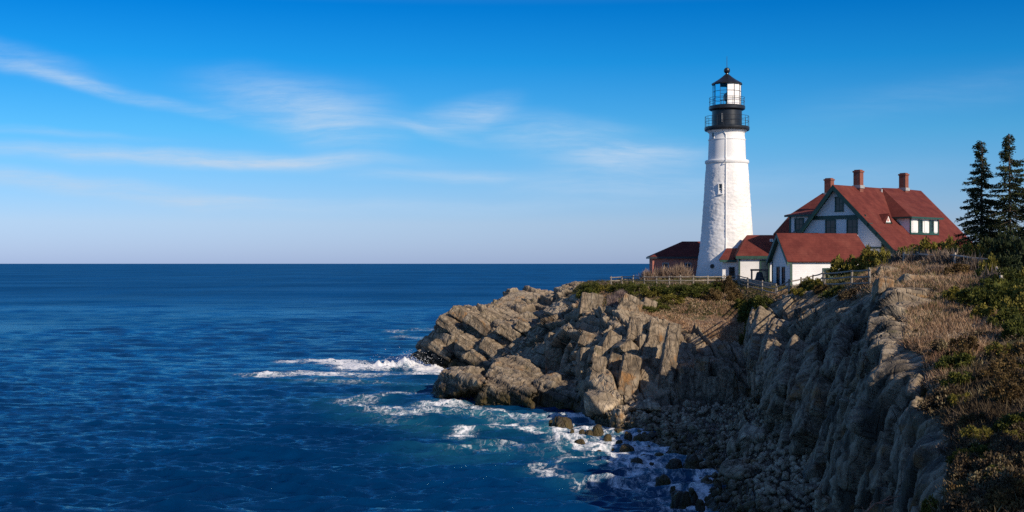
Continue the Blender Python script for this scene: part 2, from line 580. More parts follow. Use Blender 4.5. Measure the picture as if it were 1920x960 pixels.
def mk_rock(name, wet=True, gain=1.0):
    t = NT(name)
    cell = t.attr('cell'); crack = t.attr('crack'); veg = t.attr('veg')
    vd = t.mapv((1, 1, .45), (R(8), R(12), 0))
    n1 = t.noise(.35, 5, .6); n2 = t.noise(1.7, 7, .66, vd); n3 = t.noise(7.5, 6, .68)
    base = t.ramp(n2, [(.25, (.145, .112, .080)), (.45, (.275, .218, .158)), (.62, (.375, .305, .228)), (.8, (.48, .41, .32))])
    base = t.mix(t.math('MULTIPLY', t.math('SUBTRACT', cell, .5), .9, clamp=True), base, (.42, .37, .30))
    base = t.mix(t.math('MULTIPLY', t.math('SUBTRACT', .5, cell), .9, clamp=True), base, (.13, .11, .09))
    base = t.mix(t.math('MULTIPLY', t.mr(n3, .5, .78), .55), base, (.105, .088, .07))
    base = t.mix(t.math('MULTIPLY', t.mr(n3, .5, .25), .25), base, (.45, .40, .33))
    base = t.mix(1.0, base, (gain * 1.03, gain * .985, gain * .905), 'MULTIPLY')
    # dark joints; seepage streaks, thickened on the right cliff as painted-in shade
    base = t.mix(t.math('MULTIPLY', crack, .66), base, (.040, .031, .024))
    face_shade = t.attr('face_shade')
    sn = t.math('ADD', t.noise(.9, 5, .65, t.mapv((1, 1, .16), (R(10), R(12), 0))), t.math('MULTIPLY', face_shade, .10))
    seep_shade = t.math('MULTIPLY', t.mr(sn, .50, .66), t.math('MAXIMUM', t.mr(n1, .35, .55), face_shade))
    seep_shade = t.math('MULTIPLY', seep_shade, t.math('MULTIPLY_ADD', face_shade, .7, 1.))
    base = t.mix(t.math('MULTIPLY', seep_shade, .5), base, (.040, .036, .030))
    # rusty lichen and iron stain in their own patches
    lich = t.math('MULTIPLY', t.mr(t.noise(.42, 5, .6, t.mapv((1, 1, 1.6))), .55, .66), t.mr(n2, .42, .6))
    base = t.mix(t.math('MULTIPLY', lich, .72), base, (.30, .145, .045))
    moss = t.math('MULTIPLY', t.mr(t.noise(.6, 5, .65), .56, .7), t.mr(n3, .4, .6))
    base = t.mix(t.math('MULTIPLY', moss, .4), base, (.12, .12, .035))
    sp = t.n('ShaderNodeSeparateXYZ'); t.l(t.pos, sp.inputs[0])
    rough = .85
    if wet:
        lvl = t.math('ADD', sp.outputs[2], t.math('MULTIPLY', t.noise(.5, 5, .6), -2.4))
        wetf = t.mr(lvl, .75, -.3) if gain == 1 else t.mr(lvl, -.25, -1.1)
        base = t.mix(t.math('MULTIPLY', wetf, .85), base, (.022, .019, .014))
        alg = t.math('MULTIPLY', t.mr(lvl, .15, -.75), t.mr(n2, .38, .6))
        base = t.mix(t.math('MULTIPLY', alg, .75), base, (.085, .06, .014))
        rough = t.math('MULTIPLY_ADD', wetf, -.35, .85)
    # soil under the plants
    soil = t.mix(t.mr(n3, .35, .65), (.17, .105, .066), (.31, .21, .135))
    soil = t.mix(t.mr(n1, .45, .6), soil, (.11, .10, .04))
    base = t.mix(veg, base, soil)
    h = t.math('ADD', t.math('MULTIPLY', n2, .7), t.math('MULTIPLY', n3, .6))
    vc = t.vor(1.35, 'DISTANCE_TO_EDGE', t.mapv((1.15, .9, .5), (R(8), R(12), 0)))
    ed = t.mr(vc.outputs['Distance'], 0., .07)
    h = t.math('ADD', h, t.math('MULTIPLY', ed, .35))
    return t.fin(base, rough, t.bump(h, 1.0, .17), spec=.25)


M['rock'] = mk_rock('coastal rock')
M['beach'] = mk_rock('sea worn pale stone', True, 1.6)


# ------------------------------------------------------------------ the land: a loft from sea bed to plateau
def CR(A, t):
    """Catmull-Rom along axis 0 of A at parameters t (0..len-1)"""
    k = len(A)
    i = np.clip(np.floor(t).astype(int), 0, k - 2); f = (t - i)
    f = f.reshape((-1,) + (1,) * (A.ndim - 1))
    p0 = A[np.clip(i - 1, 0, k - 1)]; p1 = A[i]; p2 = A[i + 1]; p3 = A[np.clip(i + 2, 0, k - 1)]
    return .5 * ((2 * p1) + (-p0 + p2) * f + (2 * p0 - 5 * p1 + 4 * p2 - p3) * f ** 2 + (-p0 + 3 * p1 - 3 * p2 + p3) * f ** 3)


W = lambda *a: np.array(a, float)
COLS = [
    [W(3, 196, -3), W(6, 192, -1), W(8, 188, .5), W(10, 184, 3), W(12, 180, 5), W(15, 176, 7), W(18, 170, 9), W(22, 164, 10), W(30, 160, 10.3)],
    [W(-4, 140, -2.5), W(-2, 142, -1), W(0, 144, 1), W(2, 146, 3), W(3.5, 148, 4.5), W(5, 150, 6), W(7, 151, 7.6), W(9.5, 153, 8.9), W(20, 160, 10)],
    [PZ(1050, 775, -1.5), PZ(1062, 762, 0), PZ(1072, 738, .9), PY(1062, 690, 111), PY(1058, 640, 117), PY(1065, 605, 124), PY(1082, 562, 134), PY(1095, 532, 142), W(20, 172, 9.8)],
    [PZ(1100, 815, -1.5), PZ(1130, 795, 0), PZ(1130, 750, 1.5), PY(1140, 700, 100), PY(1150, 640, 107), PY(1165, 590, 114), PY(1165, 560, 124), PY(1170, 530, 137), W(22, 178, 9.8)],
    [PZ(1170, 850, -1.5), PZ(1220, 830, 0), PZ(1240, 765, 1.2), PY(1245, 700, 98), PY(1250, 640, 107), PY(1255, 590, 115), PY(1255, 550, 122), PY(1260, 524, 137), W(25, 180, 10)],
    [PZ(1230, 900, -1.5), PZ(1290, 880, 0), PZ(1345, 765, 1.2), PY(1335, 710, 97), PY(1335, 650, 105), PY(1340, 600, 113), PY(1345, 555, 120), PY(1350, 521, 136), W(30, 180, 10.4)],
    [PZ(1280, 940, -1.5), PZ(1340, 930, 0), PZ(1420, 760, 1.7), PY(1413, 720, 94), PY(1408, 660, 102), PY(1403, 610, 110), PY(1408, 565, 118), PY(1420, 536, 125), W(36, 172, 10.4)],
    [PZ(1300, 1000, -1.5), PZ(1370, 985, 0), PZ(1455, 780, 2.2), PY(1440, 720, 82), PY(1430, 650, 87), PY(1436, 590, 93), PY(1480, 553, 102), PY(1492, 539, 113), W(42, 168, 10.4)],
    [PZ(1340, 1060, -1.5), PZ(1420, 1040, 0), PZ(1490, 835, 1.8), PY(1478, 760, 71), PY(1485, 670, 75), PY(1500, 590, 82), PY(1555, 542, 90), PY(1580, 522, 100), W(48, 165, 10.6)],
    [PZ(1400, 1150, -1.5), PZ(1470, 1120, 0), PZ(1545, 900, 1.2), PY(1560, 790, 63.5), PY(1580, 680, 66.5), PY(1602, 580, 72), PY(1648, 524, 76), PY(1700, 496, 84), W(54, 160, 11)],
    [PZ(1480, 1250, -1.5), PZ(1540, 1200, 0), PZ(1590, 985, .8), PY(1618, 840, 54.2), PY(1640, 690, 56.2), PY(1665, 565, 60), PY(1758, 540, 64), PY(1850, 503, 71), W(60, 150, 11.6)],
    [PZ(1550, 1400, -1.5), PZ(1600, 1350, 0), PZ(1650, 1100, .8), PY(1668, 900, 44.2), PY(1688, 740, 46.4), PY(1703, 645, 50), PY(1795, 600, 54), PY(1885, 535, 62), W(66, 140, 12)],
    [PZ(1640, 1600, -1.5), PZ(1680, 1550, 0), PZ(1700, 1250, .8), PY(1713, 980, 36), PY(1738, 800, 38.6), PY(1770, 705, 43), PY(1858, 640, 47.5), PY(1960, 562, 56), W(72, 125, 12)],
    [W(6, 21, -1.5), W(7.5, 22, 0), PZ(1760, 1500, 1), PY(1762, 1150, 27), PY(1792, 900, 31), PY(1850, 765, 36), PY(1940, 690, 40), PY(2060, 602, 48), W(78, 105, 12)],
    [W(6, 10, -1.5), W(7.5, 11, 0), W(8.5, 14, 1.5), PY(1850, 1300, 20), PY(1910, 990, 25), PY(1990, 815, 31), PY(2120, 722, 35), PY(2280, 622, 42), W(82, 85, 12)],
    [W(8, -6, -1.5), W(9.5, -6, 0), W(11, -5, 2), W(12, -4, 5), W(14, -3, 7), W(18, 0, 8.6), W(24, 6, 9.8), W(34, 14, 11), W(84, 40, 12)],
]
CTRL = np.array(COLS)
useg = [12, 170, 100, 110, 110, 100, 90, 90, 90, 100, 110, 110, 110, 90, 40]
vseg = [18, 55, 66, 70, 70, 66, 60, 44]
vseg2 = vseg[:]


def params(seg):
    return np.concatenate([np.linspace(i, i + 1, n, endpoint=False) for i, n in enumerate(seg)] + [[len(seg)]])


UT, VT = params(useg), params(vseg)
G = CR(CTRL, UT)                                  # (nu, 9, 3)
GT = np.swapaxes(G, 0, 1)
inner = VT <= 7
last = (VT[~inner] - 7)[:, None, None]
G = np.concatenate([CR(GT[:8], VT[inner]), GT[7][None] * (1 - last) + GT[8][None] * last])
G = np.swapaxes(G, 0, 1)                          # (nu, nv, 3)
NU, NV = G.shape[:2]
UU, VV = np.meshgrid(UT, VT, indexing='ij')


def gnormals(G):
    du = np.gradient(G, axis=0); dv = np.gradient(G, axis=1)
    n = np.cross(du, dv)
    n /= np.linalg.norm(n, axis=-1, keepdims=True) + 1e-9
    return n


N0 = gnormals(G)
sgn = 1.0 if N0[:, -60:, 2].mean() > 0 else -1.0
N0 = N0 * sgn
Pf, Nf = G.reshape(-1, 3), N0.reshape(-1, 3)
uf, vf = UU.ravel(), VV.ravel()
# where plants cover the rock
vegn = fbm(Pf * .22, 4, 50)
rim = np.interp(uf, [0, 2, 3, 4, 5, 6, 7, 8, 9, 10, 11, 12, 13, 14, 15], [6.4, 5.9, 4.9, 4.65, 4.25, 4.2, 5.5, 5.55, 5.35, 5.9, 5.0, 4.8, 3.9, 3.2, 2.6])
veg = sstep(vf + .35 * vegn, rim - .12, rim + .25)
rockw = 1 - veg
shorew = sstep(vf, 1.9, 2.3)                       # less carving on the beach


def jointed(P, s, scale, tilt=(.22, .15)):
    """steep joints leaning like the photograph's; returns offset, crack, cell"""
    Q = np.empty_like(P)
    w = fbm(P * .35, 3, s + 90)[:, None] * np.array([[.5, .5, .3]])
    q = P + w
    Q[:, 0] = (q[:, 0] - tilt[0] * q[:, 2]) / scale[0]
    Q[:, 1] = (q[:, 1] - tilt[1] * q[:, 2]) / scale[1]
    Q[:, 2] = q[:, 2] / scale[2]
    f1, f2, cid, tl = voronoi(Q, s, .9, True)
    crack = 1 - sstep(f2 - f1, 0.0, .13)
    return np.clip(cid + 1.5 * tl, -.5, 1.5), crack


def strata(P, s, nb, th, nj, ln, warp=.5, gap=.13, kf=1.25):
    """bedded and cross-jointed rock: ids of the blocks and closeness to their joints"""
    nb = np.array(nb, float); nb /= np.linalg.norm(nb)
    nj = np.array(nj, float); nj -= nb * nj.dot(nb); nj /= np.linalg.norm(nj)
    nk = np.cross(nb, nj)
    w = fbm(P * .22, 3, s + 40) * warp; w2 = fbm(P * .3, 3, s + 50) * warp * 1.6
    q = (P @ nb + w) / th; q = q + .32 * np.sin(q * 1.9 + s) + .2 * np.sin(q * .77 + 2 * s)
    L = np.floor(q); fq = q - L
    z0 = np.zeros_like(L)
    r = (P @ nj + w2) / ln + _h(L, z0, z0, s) * 9.7; r = r + .3 * np.sin(r * 2.3 + s)
    B = np.floor(r); fr = r - B
    k = (P @ nk + w2 * .7) / (ln * kf) + _h(L, B, z0, s + 1) * 7.1
    K = np.floor(k); fk = k - K
    cid = _h(L, B, K, s + 2)
    e = np.minimum(np.minimum(np.minimum(fq, 1 - fq) * th, np.minimum(fr, 1 - fr) * ln), np.minimum(fk, 1 - fk) * ln * kf)
    crack = 1 - sstep(e, .0, gap)
    t = (fq - .5) * (_h(L, B, K, s + 3) - .5) + (fr - .5) * (_h(L, B, K, s + 4) - .5) + (fk - .5) * (_h(L, B, K, s + 5) - .5)
    return np.clip(cid + .9 * t, -.4, 1.4), crack


nearw = sstep(uf, 6.6, 8.4)
cidA, crA = strata(Pf, 11, (1, .25, -.22), 2.3, (.22, .2, 1), 4.4, .35, .13)
cidB, crB = strata(Pf, 31, (1, .3, -.25), .95, (.25, .2, 1), 2.0, .25, .07)
cidA2, crA2 = strata(Pf, 13, (.2, .9, .40), 1.7, (.1, -.35, 1), 6.5, .35, .24, 30)
cidB2, crB2 = strata(Pf, 33, (.2, .9, .36), .62, (.1, -.3, 1), 3.4, .25, .12, 30)
cidA, crA = np.where(nearw > .5, cidA2, cidA), crA + (crA2 - crA) * (nearw > .5)
cidB, crB = np.where(nearw > .5, cidB2, cidB), crB + (crB2 - crB) * (nearw > .5)
cidC, crC = strata(Pf, 43, (.6, .7, .1), .36, (.1, -.2, 1), .7, .3, .06)
big = fbm(Pf * np.array([[.13, .13, .05]]), 3, 5)
fine = fbm(Pf * 1.1, 4, 8)
amp = 1 + .05 * nearw
off = rockw * shorew * amp * (1.1 * big + 1.5 * (cidA - .5) - (.70 + .80 * nearw) * crA + (.26 + .16 * nearw) * (cidB - .5) - .20 * crB + .06 * (cidC - .5) - .03 * crC) + .07 * fine * rockw + .13 * rockw * fbm(Pf * np.array([[2.6, 2.6, 1.5]]), 3, 15)
off *= 1 - .8 * nearw * sstep(vf, rim - .75, rim - .1)
off += veg * (.28 * big + .06 * fine)
off *= 1 - .65 * sstep(uf, 11.2, 12.8)
rockcell = np.clip(.5 + (.65 + .3 * nearw) * (cidA - .5) + .5 * (cidB - .5), 0, 1)
face_shade = nearw * sstep(-Nf[:, 0], .35, .8)          # right cliff's left-facing rock: its shade painted into the colour
Pd = Pf + Nf * off[:, None]
Gd = Pd.reshape(NU, NV, 3)
idx = np.arange(NU * NV).reshape(NU, NV)
quads = np.stack([idx[:-1, :-1], idx[1:, :-1], idx[1:, 1:], idx[:-1, 1:]], -1).reshape(-1, 4)
if sgn < 0:
    quads = quads[:, ::-1]
Nd = gnormals(Gd) * sgn
vegfinal = veg * sstep(Nd.reshape(-1, 3)[:, 2], .25, .55)
cliff = link_mesh('cliff_terrain', Pd, quads, M['rock'], None, False, dict(cell=rockcell, crack=np.maximum(crA, crB), veg=vegfinal, face_shade=face_shade))
tag(cliff, kind='structure')

GPX, GPY = proj(np.where(Gd[..., 1:2] > 3, Gd, np.array([1e6, 3., 0.])))
gpx, gpy, gY = GPX.ravel(), GPY.ravel(), Gd[..., 1].ravel()


def surf(px, py, r=4.0):
    """the nearest land point seen at a pixel of the photograph"""
    for rr in (r, r * 2, r * 4, r * 10, r * 30):
        m = np.nonzero((np.abs(gpx - px) < rr) & (np.abs(gpy - py) < rr) & (gY > 5))[0]
        if len(m):
            y0 = gY[m].min()
            m = m[gY[m] < y0 + 6]
            k = m[np.argmin((gpx[m] - px) ** 2 + (gpy[m] - py) ** 2)]
            return Pd[k].copy(), Nd.reshape(-1, 3)[k]
    raise ValueError((px, py))


up_i = np.nonzero(vf > 4.0)[0][::3]
kd = kdtree.KDTree(len(up_i))
for a, b in enumerate(up_i):
    kd.insert((Pd[b, 0], Pd[b, 1], 0), a)
kd.balance()


def gz(x, y):
    return float(np.mean([Pd[up_i[a], 2] for _, a, _ in kd.find_n((x, y, 0), 3)]))


# ------------------------------------------------------------------ rocks
def hull_mesh(pts, voxel, seed, amp=.25, scale=(1.2, 1.4, 1.6), smooth=2, cracks=.5, tilt=(.22, .15), bed=None):
    """convex body of the given points, remeshed fine, then jointed and weathered; world coordinates"""
    bm = bmesh.new()
    for p in pts: bm.verts.new(tuple(p))
    r = bmesh.ops.convex_hull(bm, input=bm.verts)
    bmesh.ops.delete(bm, geom=[g for g in r['geom_interior'] if isinstance(g, bmesh.types.BMVert)], context='VERTS')
    me = bpy.data.meshes.new('tmp'); bm.to_mesh(me); bm.free()
    ob = bpy.data.objects.new('tmp', me); COL.objects.link(ob)
    md = ob.modifiers.new('r', 'REMESH'); md.mode = 'VOXEL'; md.voxel_size = voxel
    sm = ob.modifiers.new('s', 'SMOOTH'); sm.iterations = smooth; sm.factor = .5
    dg = bpy.context.evaluated_depsgraph_get()
    m2 = bpy.data.meshes.new_from_object(ob.evaluated_get(dg))
    n = len(m2.vertices)
    V = np.empty(n * 3, np.float32); m2.vertices.foreach_get('co', V); V = V.reshape(-1, 3).astype(float)
    Nn = np.empty(n * 3, np.float32); m2.vertices.foreach_get('normal', Nn); Nn = Nn.reshape(-1, 3)
    Fq = [tuple(p.vertices) for p in m2.polygons]
    bpy.data.objects.remove(ob); bpy.data.meshes.remove(me); bpy.data.meshes.remove(m2)
    if bed is None:
        cid, cr = jointed(V + seed * 3.1, seed, scale, tilt)
        cid2, cr2 = jointed(V + seed * 1.7, seed + 5, tuple(q * .38 for q in scale), tilt)
    else:
        nb, nj, th, ln = bed
        cid, cr = strata(V + seed * 3.1, seed, nb, th, nj, ln, .2, .10)
        cid2, cr2 = strata(V + seed * 1.7, seed + 5, nb, th * .36, nj, ln * .42, .25, .06)
    o = amp * (1.1 * (cid - .5) - cracks * cr + .28 * (cid2 - .5) - .35 * cracks * cr2 + .3 * fbm(V * 1.3, 4, seed + 9))
    V = V + Nn * o[:, None]
    cell = np.clip(.5 + .6 * (cid - .5) + .5 * (cid2 - .5), 0, 1)
    return V, Fq, cell, np.maximum(cr, cr2)


def rock_thing(name, pts, voxel, seed, label, cat='rock', group=None, **kw):
    V, Fq, cell, cr = hull_mesh(pts, voxel, seed, **kw)
    c = V.mean(0); base = np.array((c[0], c[1], V[:, 2].min()))
    q = np.array(Fq) if all(len(f) == 4 for f in Fq) else Fq
    o = link_mesh(name, V - base, q, M['rock'], None, False, dict(cell=cell, crack=cr, veg=np.zeros(len(V))))
    o.location = base
    return tag(o, label, cat, group)


# the promontory of bare rock that runs out to the left: a height field of its own
CP = [PY(835, 590, 147), PY(870, 573, 148), PY(905, 576, 148), PY(930, 580, 146), PY(945, 556, 156), PY(985, 543, 157), PY(1015, 550, 156), PY(1030, 556, 154), PY(1060, 543, 150), PY(1078, 535, 150),
      PZ(766, 688, -.1), PZ(800, 692, -.2), PZ(830, 692, -.1), PY(795, 660, 146), PY(815, 620, 147), PY(830, 640, 143.5), PY(860, 620, 142.5), PY(900, 640, 138.5), PY(900, 600, 143), PY(950, 640, 136), PY(950, 600, 142), PY(1000, 620, 136.5), PY(1000, 590, 144),
      PZ(880, 702, -.3), PZ(930, 704, .3), PY(960, 690, 131), PY(1000, 688, 127), PY(1035, 680, 124), PY(1040, 640, 129), PY(1050, 600, 139), PY(1090, 600, 136), PY(1095, 555, 145),
      W(-10, 156, 2), W(-6, 162, 1), W(-2, 168, 1), W(4, 170, 4), W(10, 172, 5), W(14, 164, 8), W(-16, 152, -2.5), W(-18, 143, -2.5), W(-16, 136, -2.5), W(-10, 128, -2.5), W(-4, 122, -2.), W(-14, 164, -2.5), W(-8, 174, -2.5), W(4, 180, -2.5), W(16, 182, 0),
      W(3, 118, 0), W(10, 118, 3.5), W(12, 132, 6.5), W(-20, 158, -3), W(-20, 130, -3)]
CP = np.array(CP)


def tps(C, z, Q, lam=.02):
    def k(r2): return .5 * r2 * np.log(r2 + 1e-9)
    n = len(C)
    D = ((C[:, None] - C[None]) ** 2).sum(-1)
    A = np.zeros((n + 3, n + 3)); A[:n, :n] = k(D) + lam * np.eye(n); A[:n, n] = 1; A[:n, n + 1:] = C; A[n, :n] = 1; A[n + 1:, :n] = C.T
    w = np.linalg.solve(A, np.concatenate([z, np.zeros(3)]))
    out = w[n] + Q @ w[n + 1:]
    for i in range(n):
        out = out + w[i] * k(((Q - C[i]) ** 2).sum(-1))
    return out


gx = np.linspace(-20, 15, 420); gy = np.linspace(118, 182, 560)
XX, YY = np.meshgrid(gx, gy, indexing='ij')
ZZ = tps(CP[:, :2], CP[:, 2], np.stack([XX.ravel(), YY.ravel()], 1)).reshape(XX.shape)
ZZ = np.clip(ZZ, -3, 9.4)
PG = np.stack([XX, YY, ZZ], -1)
PN = gnormals(PG); PN *= np.sign(PN[..., 2:3])
pf, pn = PG.reshape(-1, 3), PN.reshape(-1, 3)
pr = pf.copy(); pr[:, 2] = pf[:, 2] + .42 * pf[:, 0] - .15 * pf[:, 1]
cA, kA = strata(pf, 61, (.62, .25, .80), 2.1, (1, -.5, -.7), 4.6, .35, .14)
cB, kB = strata(pf, 71, (.60, .25, .82), .80, (1, -.4, -.6), 2.0, .25, .07)
cC, kC = strata(pf, 81, (.60, .25, .82), .30, (1, -.3, -.6), .75, .3, .05)
po = 1.0 * (cA - .5) - .50 * kA + .26 * (cB - .5) - .18 * kB + .08 * (cC - .5) - .03 * kC + .10 * fbm(pf * .5, 4, 77) + .07 * fbm(pf * 2.4, 3, 78)
po *= sstep(pf[:, 2], -2.2, 0.)
pv = pf + pn * po[:, None]
ii = np.arange(len(pv)).reshape(XX.shape)
pq = np.stack([ii[:-1, :-1], ii[1:, :-1], ii[1:, 1:], ii[:-1, 1:]], -1).reshape(-1, 4)
pb = np.array((-3, 146, -3.))
prom = link_mesh('rock_promontory', pv - pb, pq, M['rock'], None, False, dict(cell=np.clip(.5 + .5 * (cA - .5) + .4 * (cB - .5) + .3 * (cC - .5), 0, 1), crack=np.maximum(kA, kB), veg=np.zeros(len(pv))))
prom.location = pb
tag(prom, kind='structure')


def boxpts(c, ex, ey, ez, jit, seed, taper=.85):
    r = np.random.default_rng(seed)
    c = np.array(c, float); out = []
    for i in (-1, 1):
        for j in (-1, 1):
            for k in (-1, 1):
                tp = taper if k > 0 else 1
                p = c + np.array(ex) * i * tp + np.array(ey) * j * tp + np.array(ez) * k
                out.append(p + r.uniform(-1, 1, 3) * jit * np.array((np.linalg.norm(ex), np.linalg.norm(ey), np.linalg.norm(ez))))
    for _ in range(5):
        d = r.normal(size=3); d /= np.linalg.norm(d)
        out.append(c + np.array(ex) * d[0] * 1.12 + np.array(ey) * d[1] * 1.12 + np.array(ez) * d[2] * 1.12)
    return out


PBED = ((.55, .2, .8), (1, -.4, -.6), 1.1, 2.2)
# low wave-washed rocks in front of the promontory
low1 = [PZ(806, 752, -.8), PZ(815, 752, -.2), PZ(900, 762, -.8), PY(830, 700, 110), PY(870, 690, 112), PY(906, 700, 109), PY(912, 716, 105), PY(838, 694, 117), PY(905, 690, 118), W(-8, 118, -1), W(-3, 119, -1), PZ(840, 752, -.5)]
rock_thing('shore_rock', low1, .16, 3, 'dark wet block with olive weed at its waterline, outermost in the surf', 'rock', amp=.42, smooth=2, bed=PBED)
low2 = [PZ(886, 772, -.8), PZ(985, 778, -.8), PZ(1000, 772, -.4), PY(930, 672, 113), PY(965, 668, 114), PY(1005, 690, 112), PY(1025, 715, 108), PY(905, 720, 106), PY(1000, 735, 103), W(-2, 118, -1), W(4, 117, -1), PY(935, 668, 118), PY(990, 676, 118)]
rock_thing('shore_rock', low2, .16, 4, 'tall peaked rock at the water between the outermost wet block and broad low rock', 'rock', amp=.42, smooth=2, bed=PBED)
low3 = [PZ(975, 780, -.9), PZ(1075, 780, -.9), PZ(1095, 765, .2), PY(1005, 715, 106), PY(1045, 697, 109), PY(1075, 718, 105), PY(1098, 745, 101), W(1, 112, -1), W(7, 110, -1), PY(1030, 694, 113), PY(1080, 712, 110)]
rock_thing('shore_rock', low3, .16, 5, 'broad low sloping grey rock at the waterline left of the tumbled boulders', 'rock', amp=.42, smooth=2, bed=PBED)
top1 = [PY(925, 578, 150), PY(936, 562, 152), PY(960, 549, 154), PY(985, 545, 155), PY(1020, 556, 154), PY(1042, 570, 150), PY(1040, 600, 148), PY(930, 600, 149), W(-3, 160, 5), W(5, 160, 5), PY(990, 546, 158), PY(960, 552, 159), W(1, 150, 3)]
rock_thing('shore_rock', top1, .16, 6, 'smooth pale domed rock on the crest of the promontory against the sea', 'rock', amp=.30, smooth=5, bed=((.3, .3, 1), (1, .2, -.3), 1.5, 3.0))
rock_thing('shore_rock', [PY(1040, 570, 146), PY(1045, 550, 147), PY(1060, 537, 148), PY(1080, 541, 148), PY(1085, 560, 146), PY(1080, 590, 144), PY(1040, 590, 144), W(6, 152, 5), W(8, 152, 5), PY(1070, 538, 151)], .15, 7,
           'pale angular rock at the head of the promontory beside the green bush', 'rock', amp=.3)
rock_thing('shore_rock', [PY(1072, 545, 146), PY(1076, 535, 147), PY(1094, 531, 148), PY(1108, 538, 147), PY(1105, 550, 145), W(7.6, 150, 8.6), W(9.4, 150, 8.6), PY(1090, 555, 144)], .13, 8,
           'small pale rock on the skyline just left of the green bush', 'rock', amp=.2)
rock_thing('shore_rock', [PY(822, 612, 146), PY(824, 594, 147), PY(845, 586, 147.5), PY(850, 600, 146), PY(848, 626, 145), PY(820, 624, 146), W(-8, 151, 3), W(-6, 151, 4), PY(840, 588, 149)], .14, 9,
           'upright rectangular block at the outer left corner of the promontory top', 'rock', amp=.22)

# jointed slabs of the sunlit face: (px, py, w, h, tilt in degrees)
SLABS = [(1195, 621, 35, 44, 12), (1233, 632, 42, 48, 12), (1181, 660, 42, 28, 50), (1225, 663, 38, 30, 10), (1178, 706, 36, 76, 16), (1214, 708, 42, 72, 10), (1253, 684, 28, 150, 12),
         (1287, 667, 28, 44, 6), (1284, 727, 30, 76, 5), (1314, 716, 28, 92, 4), (1149, 646, 40, 36, 30), (1122, 667, 28, 30, 14), (1122, 697, 26, 52, 6), (1151, 694, 27, 52, 14),
         (1043, 643, 36, 32, 3), (1040, 678, 34, 44, -3), (1070, 685, 32, 46, 10), (1097, 691, 25, 72, 3), (1180, 577, 40, 38, 30), (1108, 574, 42, 46, 10), (1212, 580, 26, 34, 20), (1100, 640, 30, 28, 20),
         (1340, 740, 30, 60, 2), (1365, 730, 26, 70, -2)]
for k, (px, py, w, h, tl) in enumerate(SLABS):
    P, N = surf(px, py)
    Y = P[1] - .35
    c = PY(px, py, Y)
    m = Y / F
    a = R(tl)
    zz = np.array((math.sin(a), .28, math.cos(a))); zz /= np.linalg.norm(zz)
    xx = np.array((math.cos(a), .12 * ((k % 3) - 1), -math.sin(a)))
    yy = np.cross(zz, xx)
    pts = boxpts(c + yy * .5, xx * w * m * .52, yy * 1.25, zz * h * m * .53, .09, 100 + k, .96)
    rock_thing('rock_block', pts, .11, 20 + k, 'jointed grey slab of rock set in the sunlit cliff face below the lighthouse', 'rock slab', 'jointed slabs of the sunlit cliff face',
               amp=.10, smooth=2, bed=((1, .2, -.22), (.2, .1, 1), .9, 1.6))
# tall slabs standing out of the shaded right-hand cliff
r = np.random.default_rng(88)
for k in range(74):
    u, v = r.uniform(6.7, 11.9), r.uniform(2.1, 4.4)
    i, j = int(np.searchsorted(UT, u)), int(np.searchsorted(VT, v))
    c = G[i, j]
    if not (1380 < 960 + F * c[0] / c[1] < 1800): continue
    dz = G[i, min(j + 40, NV - 1)] - G[i, j - 40]; dz /= np.linalg.norm(dz)
    n_ = N0[i, j]; tt = np.cross(dz, n_); tt /= np.linalg.norm(tt)
    lean = r.normal(.10, .07); zz = dz + tt * lean; zz /= np.linalg.norm(zz)
    n_ = n_ + tt * r.normal() * .22; n_ -= zz * n_.dot(zz); n_ /= np.linalg.norm(n_)
    tt = np.cross(zz, n_)
    near_ = c[1] / 80
    pts = boxpts(c + n_ * (.05 + r.uniform(0, .35)) * near_, tt * r.uniform(.35, .85) * near_, n_ * r.uniform(.55, .9) * near_, zz * r.uniform(1.1, 2.9) * near_, .13, 700 + k, .86)
    rock_thing('rock_block', pts, .10 if c[1] > 60 else .075, 140 + k, 'tall shaded slab of rock in the steep right-hand cliff above the cove', 'rock slab', 'shaded slabs of the right-hand cliff',
               amp=.13, smooth=1, bed=((.2, .9, .38), (.1, -.3, 1), .8, 2.2))
# angular ledges on the promontory, lying with its bedding
for k, (px, py, a, b_, h) in enumerate(((850, 605, 2.0, 1.5, .7), (880, 640, 1.9, 1.3, .6), (905, 610, 2.2, 1.6, .7), (930, 650, 1.8, 1.4, .7), (960, 620, 2.0, 1.5, .7), (990, 650, 1.7, 1.3, .6), (840, 655, 1.6, 1.2, .6), (1000, 610, 1.7, 1.4, .6), (900, 670, 1.8, 1.2, .5), (870, 585, 1.8, 1.3, .6), (925, 590, 1.7, 1.3, .6), (1030, 600, 1.5, 1.2, .5), (960, 670, 1.5, 1.1, .5), (1020, 630, 1.4, 1.1, .5), (800, 665, 1.3, 1.0, .5))):
    pxs, pys = proj(pv)
    m_ = np.nonzero((np.abs(pxs - px) < 6) & (np.abs(pys - py) < 6))[0]
    if not len(m_): continue
    q_ = m_[np.argmin(pv[m_, 1])]; c = pv[q_]
    nb_ = np.array((.50, -.15, .85)); nb_ /= np.linalg.norm(nb_)
    ax_ = np.array((1, -.4 + .3 * math.sin(k * 2.1), -.6)); ax_ -= nb_ * ax_.dot(nb_); ax_ /= np.linalg.norm(ax_)
    ay_ = np.cross(nb_, ax_)
    pts = boxpts(c - nb_ * h * .35, ax_ * a, ay_ * b_, nb_ * h, .16, 820 + k, .88)
    rock_thing('rock_block', pts, .12, 230 + k, 'tilted angular ledge of pale rock on the sunlit promontory left of the lighthouse', 'rock slab', 'ledges of the promontory',
               amp=.14, smooth=1, bed=((.5, -.1, .85), (1, -.4, -.6), .7, 1.5))
P, N = surf(1073, 651)
